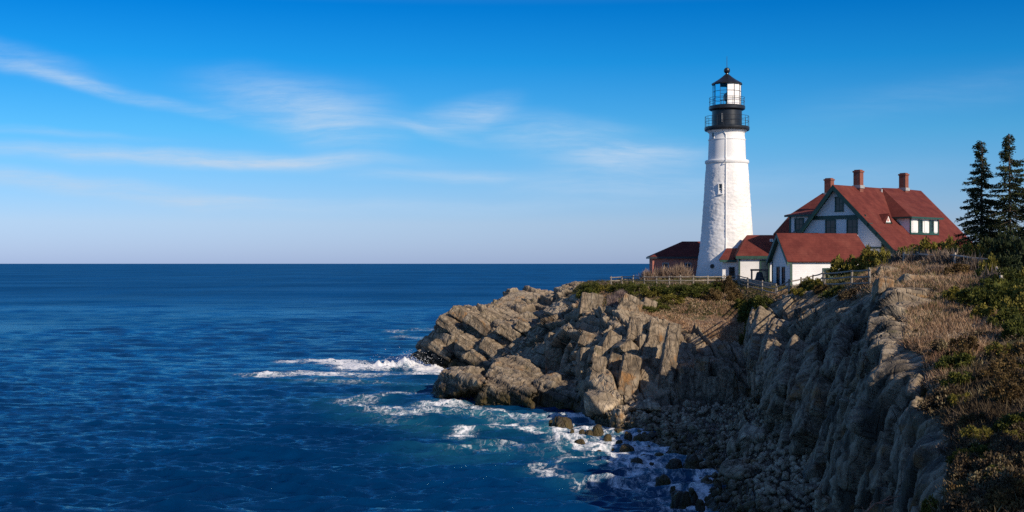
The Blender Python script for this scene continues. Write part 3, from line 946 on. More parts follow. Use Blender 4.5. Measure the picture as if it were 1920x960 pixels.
rock_thing('boulder', [PY(1073, 651, P[1] - .6) + .62 * np.array(d) for d in ((1, 0, 0), (-1, 0, .1), (0, 1, 0), (0, -1, .1), (.5, .3, .9), (-.5, -.3, .8), (.6, -.5, -.7), (-.5, .4, -.8), (.7, .1, .6))], .09, 50,
           'rounded rust orange boulder wedged in the cliff beside a squared block', 'boulder', amp=.08)
# boulders of the right-hand rim
RIMROCKS = [(1662, 542, 34, 46, 'squat grey block on the cliff edge under the end of the grey fence'), (1722, 528, 66, 30, 'long rounded grey boulder lying on the cliff top below the weathered fence'),
            (1700, 560, 84, 50, 'largest pale cracked boulder on the cliff top, above the russet grass'), (1665, 512, 40, 30, 'small shaded rock perched at the corner of the cliff top')]
for k, (px, py, w, h, lab) in enumerate(RIMROCKS):
    P, N = surf(px, py)
    Y = P[1] - .15; m = Y / F
    c = PY(px, py, Y)
    rock_thing('boulder', boxpts(c + np.array((0, .5, -.1)), (w * m * .5, 0, -.05), (0.1, 1.0, 0), (.1, .1, h * m * .5), .2, 200 + k, .8), .07, 60 + k, lab, 'boulder', amp=.14, smooth=4, bed=((.3, .2, 1), (1, .3, -.2), 1.5, 2.2))

# rocks standing in the surf
SEAROCKS = [(1054, 801, 54, 20, 'large flat dark rock awash nearest the broad low rock'), (1120, 817, 30, 20, 'tallest rock of the close trio awash below the boulder heap'),
            (1104, 820, 22, 13, 'middle rock of the close trio awash below the boulder heap'), (1091, 815, 15, 9, 'smallest rock of the close trio awash below the boulder heap'),
            (1161, 817, 32, 15, 'dark rock awash against the foot of the boulder heap, right of the close trio'), (1087, 839, 32, 15, 'lone pointed olive rock in the foam below the close trio'),
            (1161, 835, 22, 10, 'small flat reddish rock in white foam midway to the shore'), (1123, 852, 18, 9, 'tiny dark rock on the outer side of the foam'),
            (1176, 852, 38, 17, 'peaked olive rock in the middle of the foam'), (1193, 875, 36, 16, 'rounded brown rock in foam below the peaked olive one'),
            (1233, 865, 32, 15, 'black rock touching the shadowed shore boulders'), (1265, 878, 40, 18, 'flat black rock at the edge of the shadowed beach'),
            (1243, 910, 44, 19, 'smooth black rock in shadowed water, next to last towards the viewer'), (1276, 946, 54, 27, 'smooth black rock closest to the viewer in the shadowed water'),
            (1298, 895, 44, 42, 'large black boulder at the edge of the shadowed beach')]
for (px, py, w, h) in ((1035, 796, 16, 8), (1072, 812, 14, 8), (1140, 826, 16, 9), (1134, 840, 12, 7), (1150, 848, 14, 8), (1188, 846, 18, 10), (1206, 862, 20, 11), (1215, 846, 22, 12), (1212, 884, 16, 9), (1222, 876, 18, 10), (1252, 892, 20, 11), (1262, 920, 18, 10), (1178, 822, 22, 12), (1196, 832, 24, 13), (1236, 886, 16, 8), (1300, 930, 26, 14), (1312, 950, 24, 14), (1160, 864, 12, 6)):
    SEAROCKS.append((px, py, w, h, 'small dark stone awash in the foam among the larger rocks'))
for k, (px, py, w, h, lab) in enumerate(SEAROCKS):
    c = PZ(px, py, 0); m = c[1] / F
    r = np.random.default_rng(300 + k)
    hw, hh = w * m * .52, h * m * 1.15
    pts = []
    for q in range(9):
        an = q / 9 * 2 * math.pi + r.uniform(-.2, .2)
        pts.append(c + np.array((hw * math.cos(an) * r.uniform(.85, 1.05), hw * 1.0 * math.sin(an) * r.uniform(.8, 1.1), -.5)))
        pts.append(c + np.array((hw * .62 * math.cos(an), hw * .6 * math.sin(an), hh * r.uniform(.5, .9))))
    pts.append(c + np.array((hw * r.uniform(-.3, .3), 0, hh)))
    rock_thing('surf_rock', pts, .055, 90 + k, lab, 'sea rock', 'rocks awash off the boulder beach' if k < 15 else 'small stones awash off the boulder beach', amp=.10, smooth=3)

# boulders heaped at the cliff foot: every stone its own object, sharing a few shapes
stone_meshes = []
for k in range(9):
    r = np.random.default_rng(500 + k)
    el = r.uniform(.6, 1.0, 3)
    pts = [d / np.linalg.norm(d) * r.uniform(.85, 1.2) * el for d in r.normal(size=(11, 3))]
    V, Fq, cell, cr = hull_mesh(pts, .085, 120 + k, amp=.08, smooth=1, bed=((.3, .2, 1), (1, .3, -.2), .8, .9))
    o = link_mesh('boulder', V, Fq, M['beach'], None, True, dict(cell=np.clip(cell * .6 + r.uniform(-.1, .5), 0, 1), crack=cr, veg=np.zeros(len(V))))
    stone_meshes.append(o.data)
    bpy.data.objects.remove(o)


def stone(pos, size, r, label, group):
    o = bpy.data.objects.new('boulder', stone_meshes[r.integers(len(stone_meshes))])
    o.location = Vector(pos)
    o.rotation_euler = tuple(r.uniform(0, 6.28, 3))
    o.scale = tuple(size * r.uniform(.7, 1.2, 3))
    COL.objects.link(o)
    return tag(o, label, 'boulder', group)


r = np.random.default_rng(41)


def loftpoint(u, v):
    i = int(np.clip(np.searchsorted(UT, u), 0, NU - 1)); j = int(np.clip(np.searchsorted(VT, v), 0, NV - 1))
    return Gd[i, j]


for k in range(105):      # sunlit heap
    u, v = r.uniform(2.6, 5.3), r.uniform(1.05, 2.12)
    s = .26 * math.exp(abs(r.normal()) * .62)
    stone(loftpoint(u, v) + np.array((0, -.1, s * .25)), s, r, 'tumbled brown-grey boulder in the sunlit heap at the cliff foot', 'boulders of the sunlit heap')
for k in range(110):      # shadowed beach
    u, v = r.uniform(5.3, 9.6), r.uniform(1.0, 2.05)
    s = .26 * math.exp(abs(r.normal()) * .66)
    stone(loftpoint(u, v) + np.array((0, -.1, s * .2)), s, r, 'grey boulder on the shadowed beach in the cove under the right-hand cliff', 'boulders of the shadowed beach')
# smaller cobbles nobody could count
bmv, bmf, cellv = [], [], []
src = stone_meshes[0]
ico = bmesh.new(); bmesh.ops.create_icosphere(ico, subdivisions=1, radius=1)
iv = np.array([v.co[:] for v in ico.verts]); ifc = np.array([[v.index for v in f.verts] for f in ico.faces]); ico.free()
nb = 2600
cu = r.uniform(2.6, 9.9, nb); cv = r.uniform(.95, 2.15, nb)
allv = []
for k in range(nb):
    p = loftpoint(cu[k], cv[k]); s = r.uniform(.08, .24)
    q = iv * r.uniform(.65, 1.15, 3) * s * (1 + .22 * r.normal(size=(len(iv), 1)))
    A = np.array(Matrix.Rotation(r.uniform(0, 6), 3, Vector(r.normal(size=3))))
    allv.append(q @ A.T + p + np.array((0, 0, s * .4)))
    cellv.append(np.full(len(iv), r.uniform(0, 1)))
cf = (ifc[None] + (np.arange(nb) * len(iv))[:, None, None]).reshape(-1, 3)
cob = link_mesh('cobbles', np.concatenate(allv), cf, M['beach'], None, False, dict(cell=np.concatenate(cellv), crack=np.zeros(nb * len(iv)), veg=np.zeros(nb * len(iv))))
tag(cob, kind='stuff')


# ------------------------------------------------------------------ the sea
def mk_sea():
    t = NT('sea water with foam')
    foam = t.attr('foam'); teal = t.attr('teal')
    p = t.pos
    wv = t.noise(.5, 3, .5)
    warpn = t.n('ShaderNodeTexNoise'); t.l(p, warpn.inputs['Vector']); warpn.inputs['Scale'].default_value = .8; warpn.inputs['Detail'].default_value = 4
    wp = t.n('ShaderNodeVectorMath', operation='MULTIPLY_ADD'); t.l(warpn.outputs['Color'], wp.inputs[0]); wp.inputs[1].default_value = (1.6, 2.6, 0); t.l(p, wp.inputs[2])
    wv2 = t.mapv((.72, .85, .2), vec=wp.outputs[0])
    d1 = t.math('MULTIPLY', t.math('ABSOLUTE', t.math('SUBTRACT', t.noise(.75, 3, .5, wv2), .5)), 3.4)
    d2 = t.math('MULTIPLY', t.math('ABSOLUTE', t.math('SUBTRACT', t.noise(2.1, 4, .55, wv2), .5)), 3.0)
    fn = t.noise(5.5, 5, .7, t.mapv((1, .6, .3), vec=wp.outputs[0]))
    lo = t.noise(.33, 4, .6, t.mapv((1, .6, .3)))
    dd_ = t.math('ADD', t.math('MINIMUM', d1, t.math('ADD', d2, .10)), t.math('MULTIPLY', t.math('SUBTRACT', fn, .5), .75))
    ff = t.math('MULTIPLY', foam, t.mr(lo, .25, .7, .35, 1.15, False))
    f = t.math('MULTIPLY', t.mr(t.math('SUBTRACT', t.math('MULTIPLY', ff, .50), dd_), -.08, .34), t.mr(foam, .10, .4))
    deep = t.mix(t.mr(t.noise(.05, 4, .6, t.mapv((1, .5, 1))), .35, .7), (.0001, .021, .078), (.0002, .033, .115))
    tealc = t.mix(t.mr(t.noise(.35, 5, .6), .35, .7), (.006, .085, .14), (.02, .16, .21))
    wcol = t.mix(t.math('MULTIPLY', teal, .85, clamp=True), deep, tealc)
    milk = t.math('MULTIPLY', t.mr(foam, .15, 1.1), t.mr(t.noise(.55, 6, .65, t.mapv((.6, 1, 1))), .25, .7))
    wcol = t.mix(t.math('MULTIPLY', milk, .55), wcol, (.16, .33, .40))
    col = t.mix(f, wcol, (.80, .80, .82))
    n1 = t.noise(1.2, 6, .64, t.mapv((.5, 1.6, 1)), .6)
    n2 = t.noise(4.4, 4, .6, t.mapv((.55, 1.5, 1)))
    n0 = t.noise(.16, 4, .55, t.mapv((.55, 1.2, 1)))
    h = t.math('ADD', t.math('MULTIPLY', n1, 1.0), t.math('MULTIPLY', n2, .28))
    h = t.math('ADD', h, t.math('MULTIPLY', n0, 2.6))
    h = t.math('ADD', h, t.math('MULTIPLY', f, .25))
    spx = t.n('ShaderNodeSeparateXYZ'); t.l(p, spx.inputs[0])
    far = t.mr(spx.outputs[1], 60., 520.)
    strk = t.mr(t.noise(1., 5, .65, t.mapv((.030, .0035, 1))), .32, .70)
    col = t.mix(t.math('MULTIPLY', far, t.math('MULTIPLY_ADD', strk, .55, .42)), col, (.0004, .060, .20))  # distant water: reflected sky blue painted into the base colour
    rough = t.math('ADD', t.math('MULTIPLY_ADD', f, .5, .09), t.math('MULTIPLY', far, .16))
    bn = t.bump(h, 1.0, .13)
    t.fin(col, .9, bn, spec=0.)
    gl = t.n('ShaderNodeBsdfGlossy'); gl.inputs['Color'].default_value = (.40, .86, 1, 1); t.l(rough, gl.inputs['Roughness']); t.l(bn, gl.inputs['Normal'])
    fr = t.n('ShaderNodeFresnel'); fr.inputs[0].default_value = 1.333; t.l(bn, fr.inputs['Normal'])
    # a wind-roughened sea: facets hide one another, so the mean reflectance levels off at grazing view
    gust = t.mr(t.noise(.012, 5, .62, t.mapv((.45, 1.0, 1))), .3, .72)
    cap = t.math('MULTIPLY', t.math('MULTIPLY_ADD', far, -.50, .66), t.math('MULTIPLY_ADD', gust, .75, .55))
    fac = t.math('MINIMUM', fr.outputs[0], cap)
    fac = t.math('MULTIPLY', fac, t.math('MULTIPLY_ADD', f, -.9, 1.))
    mx = t.n('ShaderNodeMixShader'); t.l(fac, mx.inputs[0]); t.l(t.b.outputs[0], mx.inputs[1]); t.l(gl.outputs[0], mx.inputs[2])
    t.l(mx.outputs[0], t.out.inputs[0])
    return t.m


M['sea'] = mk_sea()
pyr = np.concatenate([[HOR + .45, HOR + .9, HOR + 1.4], np.arange(HOR + 2, 960, .56), np.arange(960, 1500, 2.2)])
Yr = EYE * F / (pyr - HOR)
pxc = np.concatenate([np.arange(-1400, -120, 8), np.arange(-120, 1480, 2.1), np.arange(1480, 3200, 10)])
tx = (pxc - 960) / F
SX = np.outer(Yr, tx); SY = np.repeat(Yr[:, None], len(tx), 1)
rowstep = np.abs(np.gradient(Yr))[:, None]
colstep = (Yr * 2.1 / F)[:, None]
SZ = np.zeros_like(SX); DX = np.zeros_like(SX); DY = np.zeros_like(SX)
rw = np.random.default_rng(21)
near = np.nonzero(Yr < 1200)[0]
n0r = near[0]
for k in range(120):
    lam = .65 * (14.0 / .65) ** (rw.random() ** 1.6)
    if k > 103:
        lam = 16 * (70 / 16) ** rw.random()
    ang = R(-96 + rw.normal() * 17)
    kx, ky = math.cos(ang) * 2 * math.pi / lam, math.sin(ang) * 2 * math.pi / lam
    a = (.0026 if k > 103 else .0120 * (1.0 if lam < 6 else .7)) * lam ** .62 * rw.uniform(.5, 1.3)
    step = rowstep[n0r:] * abs(math.sin(ang)) + colstep[n0r:] * abs(math.cos(ang))
    att = sstep(lam / step, 1.6, 3.6)
    ph = kx * SX[n0r:] + ky * SY[n0r:] + rw.uniform(0, 6.28)
    c, s_ = np.cos(ph), np.sin(ph)
    SZ[n0r:] += a * att * c
    DX[n0r:] -= .8 * a * att * s_ * math.cos(ang)
    DY[n0r:] -= .8 * a * att * s_ * math.sin(ang)
# gusts: calmer and rougher patches
gust = .75 + .5 * vnoise(np.stack([SX.ravel() * .02, SY.ravel() * .013, SX.ravel() * 0], 1), 4).reshape(SX.shape)
SZ *= gust
# foam: strokes in plan (metres), each a chain of soft ellipses
STROKES = [  # points in pixels on the water, half length x (m), half depth y (m), foam, teal
    ([(505, 703), (560, 700), (620, 702), (690, 704)], 3.4, 2.6, .95, .5),
    ([(560, 678), (610, 676), (660, 684), (700, 688)], 2.6, 2.4, 1.15, .45),
    ([(670, 690), (710, 690), (750, 686), (790, 688), (825, 694)], 2.6, 3.0, 1.8, .5),
    ([(740, 676), (770, 668), (785, 670)], 1.6, 3.2, 1.5, .4),
    ([(790, 700), (830, 702)], 2.0, 2.6, .9, .7),
    ([(740, 622), (780, 618), (815, 618)], 2.4, 5.0, .45, .9),
    ([(750, 634), (800, 636), (830, 650)], 2.2, 5.0, .40, .9),
    ([(660, 752), (700, 742), (760, 736), (800, 738)], 2.2, 1.6, .50, .55),
    ([(670, 760), (720, 772), (760, 776), (800, 772)], 1.8, 1.2, .60, .6),
    ([(715, 766), (735, 764), (750, 770)], .9, .9, .85, .6),
    ([(800, 756), (840, 754), (880, 762), (920, 770)], 1.5, 1.1, .85, .6),
    ([(760, 765), (850, 768), (930, 780), (1000, 782)], 2.4, 2.2, .46, .95),
    ([(930, 780), (990, 776), (1040, 774), (1080, 782)], 1.6, 1.2, .80, .7),
    ([(862, 818), (876, 808), (900, 806)], .9, .9, .95, .7),
    ([(860, 800), (930, 800), (990, 804)], 2.6, 2.6, .45, .95),
    ([(975, 800), (990, 812), (1020, 814), (1050, 808)], .9, .7, 1.0, .6),
    ([(940, 790), (1010, 796), (1060, 790)], 1.6, 1.2, .60, .8),
    ([(1040, 812), (1080, 806), (1110, 800), (1135, 790)], 1.2, 1.2, .85, .55),
    ([(1060, 824), (1110, 830), (1150, 824), (1190, 840)], 1.4, 1.5, .85, .5),
    ([(1090, 850), (1140, 846), (1170, 862), (1210, 860)], 1.3, 1.3, .80, .5),
    ([(1150, 870), (1180, 882), (1220, 880), (1250, 890)], 1.2, 1.1, .78, .4),
    ([(1060, 870), (1120, 862), (1150, 875)], 1.6, 1.2, .50, .5),
    ([(1010, 886), (1060, 900), (1100, 910)], 1.2, 1.2, .45, .3),
    ([(1190, 900), (1230, 896), (1270, 910), (1300, 920)], 1.2, 1.0, .68, .3),
    ([(1220, 930), (1260, 925), (1310, 935), (1350, 950)], 1.2, 1.0, .60, .25),
    ([(900, 850), (980, 840), (1060, 850)], 3.0, 2.6, .34, .6),
    ([(1150, 905), (1200, 925), (1250, 950)], 1.4, 1.0, .45, .3),
    ([(640, 745), (690, 765), (760, 790)], 2.6, 2.0, .25, .55),
    ([(590, 712), (700, 716), (800, 722)], 3.0, 2.6, .3, .6),
]
foam = np.zeros_like(SX); teal = np.zeros_like(SX)
win = np.nonzero((Yr < 280) & (Yr > 40))[0]
cwin = np.nonzero((pxc > 400) & (pxc < 1470))[0]
r0, r1, c0, c1 = win[0], win[-1] + 1, cwin[0], cwin[-1] + 1
wx, wy = SX[r0:r1, c0:c1], SY[r0:r1, c0:c1]
fw, tw = foam[r0:r1, c0:c1], teal[r0:r1, c0:c1]


def splat(c, lx, ly, af, at):
    """soft ellipse added by maximum to the two fields"""
    g = np.exp(-(((wx - c[0]) / lx) ** 2 + ((wy - c[1]) / ly) ** 2))
    np.maximum(fw, af * g, out=fw)
    g2 = np.exp(-(((wx - c[0]) / (lx * 1.5)) ** 2 + ((wy - c[1]) / (ly * 1.6)) ** 2))
    np.maximum(tw, at * g2, out=tw)


for pts, lx, ly, af, at in STROKES:
    pw = [PZ(a, b, 0) for a, b in pts]
    for a, b in zip(pw[:-1], pw[1:]):
        nn = max(2, int(np.linalg.norm((b - a) / np.array((lx, ly, 1))) / .5))
        for q in range(nn + 1):
            splat(a + (b - a) * q / nn, lx, ly, af, at)
for (px, py, w, h, lab) in SEAROCKS:      # a collar of foam round each rock
    c = PZ(px, py, 0)
    splat(c, w * c[1] / F * .75 + .3, w * c[1] / F * .75 + .5, .92, .3)
for i in range(0, NU, 3):                  # wash along the land's edge
    if 2.2 < UT[i] < 8.5:
        j = int(np.argmin(np.abs(Gd[i, :130, 2])))
        splat(Gd[i, j], .7, .8, .80 if UT[i] < 6.2 else .62, .3)
# scattered bits of white on the open water are few; the breaking wave at the promontory's tip
bc = PZ(745, 690, 0)
ex = np.exp(-((wx - bc[0]) / 4.2) ** 2) * np.exp(-((wy - bc[1]) / 1.5) ** 2)
bc2 = PZ(772, 686, 0)
ex2 = np.exp(-((wx - bc2[0]) / 1.5) ** 2) * np.exp(-((wy - bc2[1]) / 1.6) ** 2)
bn = fbm(np.stack([wx.ravel() * .9, wy.ravel() * .9, wx.ravel() * 0], 1), 5, 3, .65).reshape(wx.shape)
SZ[r0:r1, c0:c1] += (.6 * ex + .85 * ex2) * (1 + .55 * bn)
SZ[r0:r1, c0:c1] += .10 * fw * bn
FX, FY = SX + DX, SY + DY
sv = np.stack([FX, FY, SZ], -1).reshape(-1, 3)
si = np.arange(SX.size).reshape(SX.shape)
sq = np.stack([si[:-1, :-1], si[:-1, 1:], si[1:, 1:], si[1:, :-1]], -1).reshape(-1, 4)[:, ::-1]
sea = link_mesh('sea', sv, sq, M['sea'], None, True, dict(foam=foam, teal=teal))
tag(sea, kind='structure')
# spray thrown up where the wave breaks
M['spray'] = simple('white spray', (.85, .86, .88), .7, .03)
ns = 380
sp = np.stack([rw.normal(size=ns) * 2.2, rw.normal(size=ns) * .9, np.abs(rw.normal(size=ns)) * .75], 1) + PZ(752, 684, 0.55)
sp[:250] = np.stack([rw.normal(size=250) * .8, rw.normal(size=250) * .8, np.abs(rw.normal(size=250)) * .7], 1) + PZ(774, 684, .7)
ss = rw.uniform(.012, .034, ns)
spv = (iv[None] * ss[:, None, None] + sp[:, None]).reshape(-1, 3)
spf = (ifc[None] + (np.arange(ns) * len(iv))[:, None, None]).reshape(-1, 3)
tag(link_mesh('sea_spray', spv, spf, M['spray']), kind='stuff')


# ------------------------------------------------------------------ the lighthouse
TC = np.array(((1363 - 960) / F * 145, 145.0, 0))
mpp = 145 / F


def tz(py): return EYE + (HOR - py) * mpp


tb = gz(TC[0], TC[1])
lh = thing('lighthouse', (TC[0], TC[1], tb - .2), 'tall white tapered lighthouse tower with black lantern, standing above the rocky cliff', 'lighthouse')
na, nzv = 150, 190
zs = np.linspace(tb - 1.0, tz(307), nzv)
rr = np.interp(zs, [tb - 1, tz(518), tz(441), tz(307)], [3.85, 3.60, 3.0, 2.43])
an = np.linspace(0, 2 * math.pi, na, endpoint=False)
A2, Z2 = np.meshgrid(an, zs); R2 = np.repeat(rr[:, None], na, 1)
P3 = np.stack([R2 * np.cos(A2), R2 * np.sin(A2), Z2], -1).reshape(-1, 3)
f1, f2, cid = voronoi(P3 * np.array([[1.9, 1.9, 2.8]]), 5)
dr = .022 * fbm(P3 * 2.6, 3, 2) + .034 * (cid - .5) - .026 * (1 - sstep(f2 - f1, 0, .3))
dr *= 1 - .55 * sstep(P3[:, 2], 20, 23.7)
P3[:, :2] *= (1 + dr / R2.ravel())[:, None]
P3 += TC
ti = np.arange(na * nzv).reshape(nzv, na)
tq = np.stack([ti[:-1], np.roll(ti, -1, 1)[:-1], np.roll(ti, -1, 1)[1:], ti[1:]], -1).reshape(-1, 4)
link_mesh('tower_wall', P3, tq, M['rubble'], lh, True)
MB().lathe(TC, [(2.2, 23.66), (2.50, 23.68), (2.56, 23.78), (2.56, 23.98), (2.48, 24.08), (2.1, 24.12)], 64).build('belt_course', M['white'], lh, True)
MB().lathe(TC, [(2.20, 24.05), (2.12, 26.4), (2.17, 26.42), (2.18, 26.52), (2.10, 26.56), (2.05, 27.0), (2.06, 27.25), (2.30, 27.45), (2.34, 27.56)], 64).build('upper_tower_wall', M['white'], lh, True)
MB().lathe(TC, [(2.0, 27.50), (2.56, 27.55), (2.62, 27.68), (2.62, 27.95), (2.56, 28.0), (1.5, 28.02)], 64).build('gallery', M['black'], lh, True)
MB().lathe(TC, [(1.74, 28.0), (1.74, 29.95)], 64).build('watch_room', M['black'], lh, True)
MB().lathe(TC, [(1.7, 29.85), (1.95, 29.95), (2.10, 30.05), (2.12, 30.35), (2.05, 30.44), (1.4, 30.46)], 64).build('gallery', M['black'], lh, True)


def railing(rad, z0, z1, n, rails):
    b = MB()
    for k in range(n):
        q = 2 * math.pi * (k + .3) / n
        x, y = TC[0] + rad * math.cos(q), TC[1] + rad * math.sin(q)
        b.tube([(x, y, z0), (x, y, z1)], .02, 5)
    for zr in rails:
        ring = [(TC[0] + rad * math.cos(q), TC[1] + rad * math.sin(q), zr) for q in np.linspace(0, 2 * math.pi, 49)]
        b.tube(ring, .023, 5, cap=False)
    return b.build('railing', M['iron'], lh)


railing(2.54, 27.95, 29.2, 22, (29.2, 28.6))
railing(2.05, 30.4, 31.4, 12, (31.4, 30.95))
# watch room door and grab rail, lit from the landward side
MB().tube([TC + (-.85, -1.56, 28.45), TC + (-.85, -1.56, 29.45)], .03, 5).build('grab_rail', M['lead'], lh)
# lantern: twelve sides, white blinds to landward
LR, L0, L1 = 1.60, 30.46, 33.0
va = [R(-98 + 30 * k) for k in range(13)]
ring = lambda k, z, rad=LR: TC + (rad * math.cos(va[k % 12]), rad * math.sin(va[k % 12]), z)
g = MB(); bl = MB(); fr = MB()
for k in range(12):
    quad = [ring(k, L0), ring(k + 1, L0), ring(k + 1, L1), ring(k, L1)]
    if k in (0, 1, 2, 3):
        q2 = [p * 1.0 for p in quad]
        bl.prism(q2, (TC + (0, 0, 0) - (q2[0] + q2[1]) / 2) * np.array((1, 1, 0)) * .03)
    else:
        g.add(quad, [(0, 1, 2, 3)])
    fr.tube([ring(k, L0, 1.63), ring(k, L1, 1.63)], .028, 5)
    for zz in (L0 + .06, L0 + .85, L0 + 1.68, L1 - .06):
        fr.tube([ring(k, zz, 1.63), ring(k + 1, zz, 1.63)], .022, 5)
lr_ = fr.build('lantern_frame', M['iron'], lh)
g.build('glazing', M['clear'], lr_)
bl.build('blind', M['blind'], lr_)
MB().lathe(TC, [(.12, 30.5), (.15, 31.0), (.36, 31.15), (.42, 31.5), (.36, 31.85), (.15, 32.0), (.05, 32.05)], 20).build('lens', M['lens'], lh, True)
MB().lathe(TC, [(1.55, 32.94), (1.80, 32.95), (1.82, 33.06), (1.70, 33.14), (1.1, 33.50), (.62, 33.84), (.30, 34.12), (.17, 34.22), (.15, 34.36)], 12).build('lantern_roof', M['black'], lh)
MB().lathe(TC, [(.12, 34.3), (.22, 34.33), (.33, 34.45), (.37, 34.62), (.33, 34.80), (.2, 34.93), (.04, 34.98)], 24).build('ventilator_ball', M['black'], lh, True)
MB().tube([TC + (0, 0, 34.9), TC + (0, 0, 36.3)], [.035, .02], 5).build('lightning_rod', M['iron'], lh)


def on_tower(u, z, out=.0):
    rad = float(np.interp(z, [tb - 1, tz(518), tz(441), 23.7, 23.71, 27.3], [3.85, 3.60, 3.0, 2.43, 2.2, 2.05])) + out
    a = math.asin(u)
    return TC + np.array((rad * math.sin(a), -rad * math.cos(a), z)), np.array((math.sin(a), -math.cos(a), 0)), np.array((math.cos(a), math.sin(a), 0))


pp = [on_tower(-.21, z, .05)[0] for z in np.linspace(tb, 23.55, 14)] + [on_tower(-.21, 23.7, .42)[0], on_tower(-.21, 24.05, .42)[0]] + [on_tower(-.23, z, .05)[0] for z in (24.2, 26, 26.9)] + [on_tower(-.30, 27.2, .05)[0], on_tower(-.5, 27.35, .06)[0]]
MB().tube(pp, .065, 6).build('conduit_pipe', M['white'], lh, True)


def window(parent, c, rx, n, w, h, mat='green', grid=(1, 2), fw=.10, proud=.05, pane='pane'):
    """frame with muntins as a part, the glass as its sub-part"""
    c, rx, n = (np.array(q, float) for q in (c, rx, n)); up = np.array((0, 0, 1.))
    b = MB()
    for sx in (-1, 1): b.box(c + rx * sx * (w / 2) + n * proud / 2, rx, n, up, fw / 2, proud, h / 2 + fw / 2 - .003)
    for sz in (-1, 1): b.box(c + up * sz * (h / 2) + n * proud / 2, rx, n, up, w / 2 - fw / 2 - .002, proud - .004, fw / 2)
    b.box(c - up * (h / 2 + fw * .8) + n * proud, rx, n, up, w / 2 + fw, proud * 1.5, fw * .35)
    for i in range(1, grid[0]): b.box(c + rx * (i / grid[0] - .5) * w + n * .02, rx, n, up, .02, .022, h / 2 - fw / 2)
    for i in range(1, grid[1]): b.box(c + up * (i / grid[1] - .5) * h + n * .022, rx, n, up, w / 2 - fw / 2, .024, .028)
    f = b.build('window', M[mat], parent)
    MB().box(c + n * .008, rx, n, up, w / 2 - fw / 2 - .004, .012, h / 2 - fw / 2 - .004).build('window_pane', M[pane], f)
    return f


c, n_, r_ = on_tower(-.43, tz(356), -.02)
window(lh, c, r_, n_, .46, 1.15, 'white', (1, 2), .09, .10)
c, n_, r_ = on_tower(-.85, tz(255), .0)
window(lh, c, r_, n_, .35, .6, 'white', (1, 1), .06, .05)
c, n_, r_ = on_tower(-.62, tz(499), .04)
b = MB(); b.tube([c - n_ * .05, c + n_ * .05], .26, 10); b.build('vent_hole', M['iron'], lh)


# ------------------------------------------------------------------ buildings: a frame per building
class Frame:
    """s runs right along the gable, t runs away from the gable along the ridge"""
    def __init__(f, x, y, deg):
        a = R(deg)
        f.o = np.array((x, y, 0.)); f.e = np.array((math.cos(a), -math.sin(a), 0)); f.d = np.array((math.sin(a), math.cos(a), 0)); f.n = -f.d

    def __call__(f, s, t, z): return f.o + f.e * s + f.d * t + np.array((0, 0, z))


UP = np.array((0, 0, 1.))


def gable_body(b, fr, prof, t0, t1):
    b.prism([fr(s, t0, z) for s, z in prof], fr.d * (t1 - t0))
    return b


def chimney(parent, base, w, d, h, ex, dx, name='chimney'):
    b = MB()
    b.box(base + UP * (h / 2 - .6), ex, dx, UP, w / 2, d / 2, h / 2 + .6)
    b.box(base + UP * (h + .08), ex, dx, UP, w / 2 + .07, d / 2 + .07, .09)
    b.box(base + UP * (h + .22), ex, dx, UP, w / 2 - .05, d / 2 - .05, .06)
    ch = b.build(name, M['chimney'], parent)
    b = MB(); b.box(base + UP * .02, ex, dx, UP, w / 2 + .10, d / 2 + .10, .17)
    b.build('flashing', M['lead'], ch)
    return ch


# --- keepers' house
H = Frame(34.6, 132.0, 48)
hg = 10.0
house = thing('keepers_house', H(0, 3, hg), 'large white clapboard house with red gabled roof, green trim and three brick chimneys', 'house')
ZR = 20.4
b = MB()
gable_body(b, H, [(-5.4, hg - 1), (5.6, hg - 1), (5.6, ZR - .96 * 5.6 - .22), (0, ZR - .25), (-5.4, ZR - 1.13 * 5.4 - .25)], 0, 17)
b.build('wall', M['clap'], house)
b = MB(); gable_body(b, H, [(5.61, hg - 1), (6.9, hg - 1), (6.9, 13.5), (5.61, 14.75)], 1.0, 16.8); b.build('side_wall', M['clap'], house)
b = MB()
b.slab([H(0, -.65, ZR), H(7.35, -.65, ZR - .96 * 7.35), H(7.35, 17.5, ZR - .96 * 7.35), H(0, 17.5, ZR)], .16)
b.slab([H(-.002, -.65, ZR), H(-.002, 17.5, ZR), H(-6.6, 17.5, ZR - 1.13 * 6.6), H(-6.6, -.65, ZR - 1.13 * 6.6)], .16)
roof = b.build('roof', M['shingle'], house)
b = MB()   # barge boards and their soffits
for s1, sl in ((7.35, .96), (-6.6, 1.13)):
    k = 1 if s1 > 0 else -1
    p = [H(0.0 + .002 * k, -.68, ZR - .05), H(s1, -.68, ZR - .05 - sl * abs(s1)), H(s1, -.68, ZR - .62 - sl * abs(s1)), H(.002 * k, -.68, ZR - .62)]
    b.prism(p, H.d * .12)
    p = [H(.002 * k, -.55, ZR - .20), H(s1 * .995, -.55, ZR - .20 - sl * abs(s1) * .995), H(s1 * .995, -.55, ZR - .36 - sl * abs(s1) * .995), H(.002 * k, -.55, ZR - .36)]
    b.prism(p, H.d * .53)
b.box(H(7.34, 8.4, ZR - .96 * 7.35 - .22), H.e, H.d, UP, .06, 8.9, .10)
b.build('bargeboard', M['green'], house)
b = MB()
b.box(H(.1, -.06, 16.92), H.e, H.d, UP, 3.55, .05, .20)
b.box(H(0, -.045, 13.62), H.e, H.d, UP, 5.6, .04, .09)
b.box(H(5.62, -.03, 11.8), H.e, H.d, UP, .10, .09, 2.8)
b.prism([H(5.75, -.55, 14.75), H(6.1, -.55, 14.4), H(5.75, -.55, 13.6)], H.d * .5)
b.box(H(5.3, -.35, 15.05), H.e, H.d, UP, .14, .33, .16)
b.box(H(4.3, -.35, 16.05), H.e, H.d, UP, .14, .33, .16)
b.build('trim', M['green'], house)
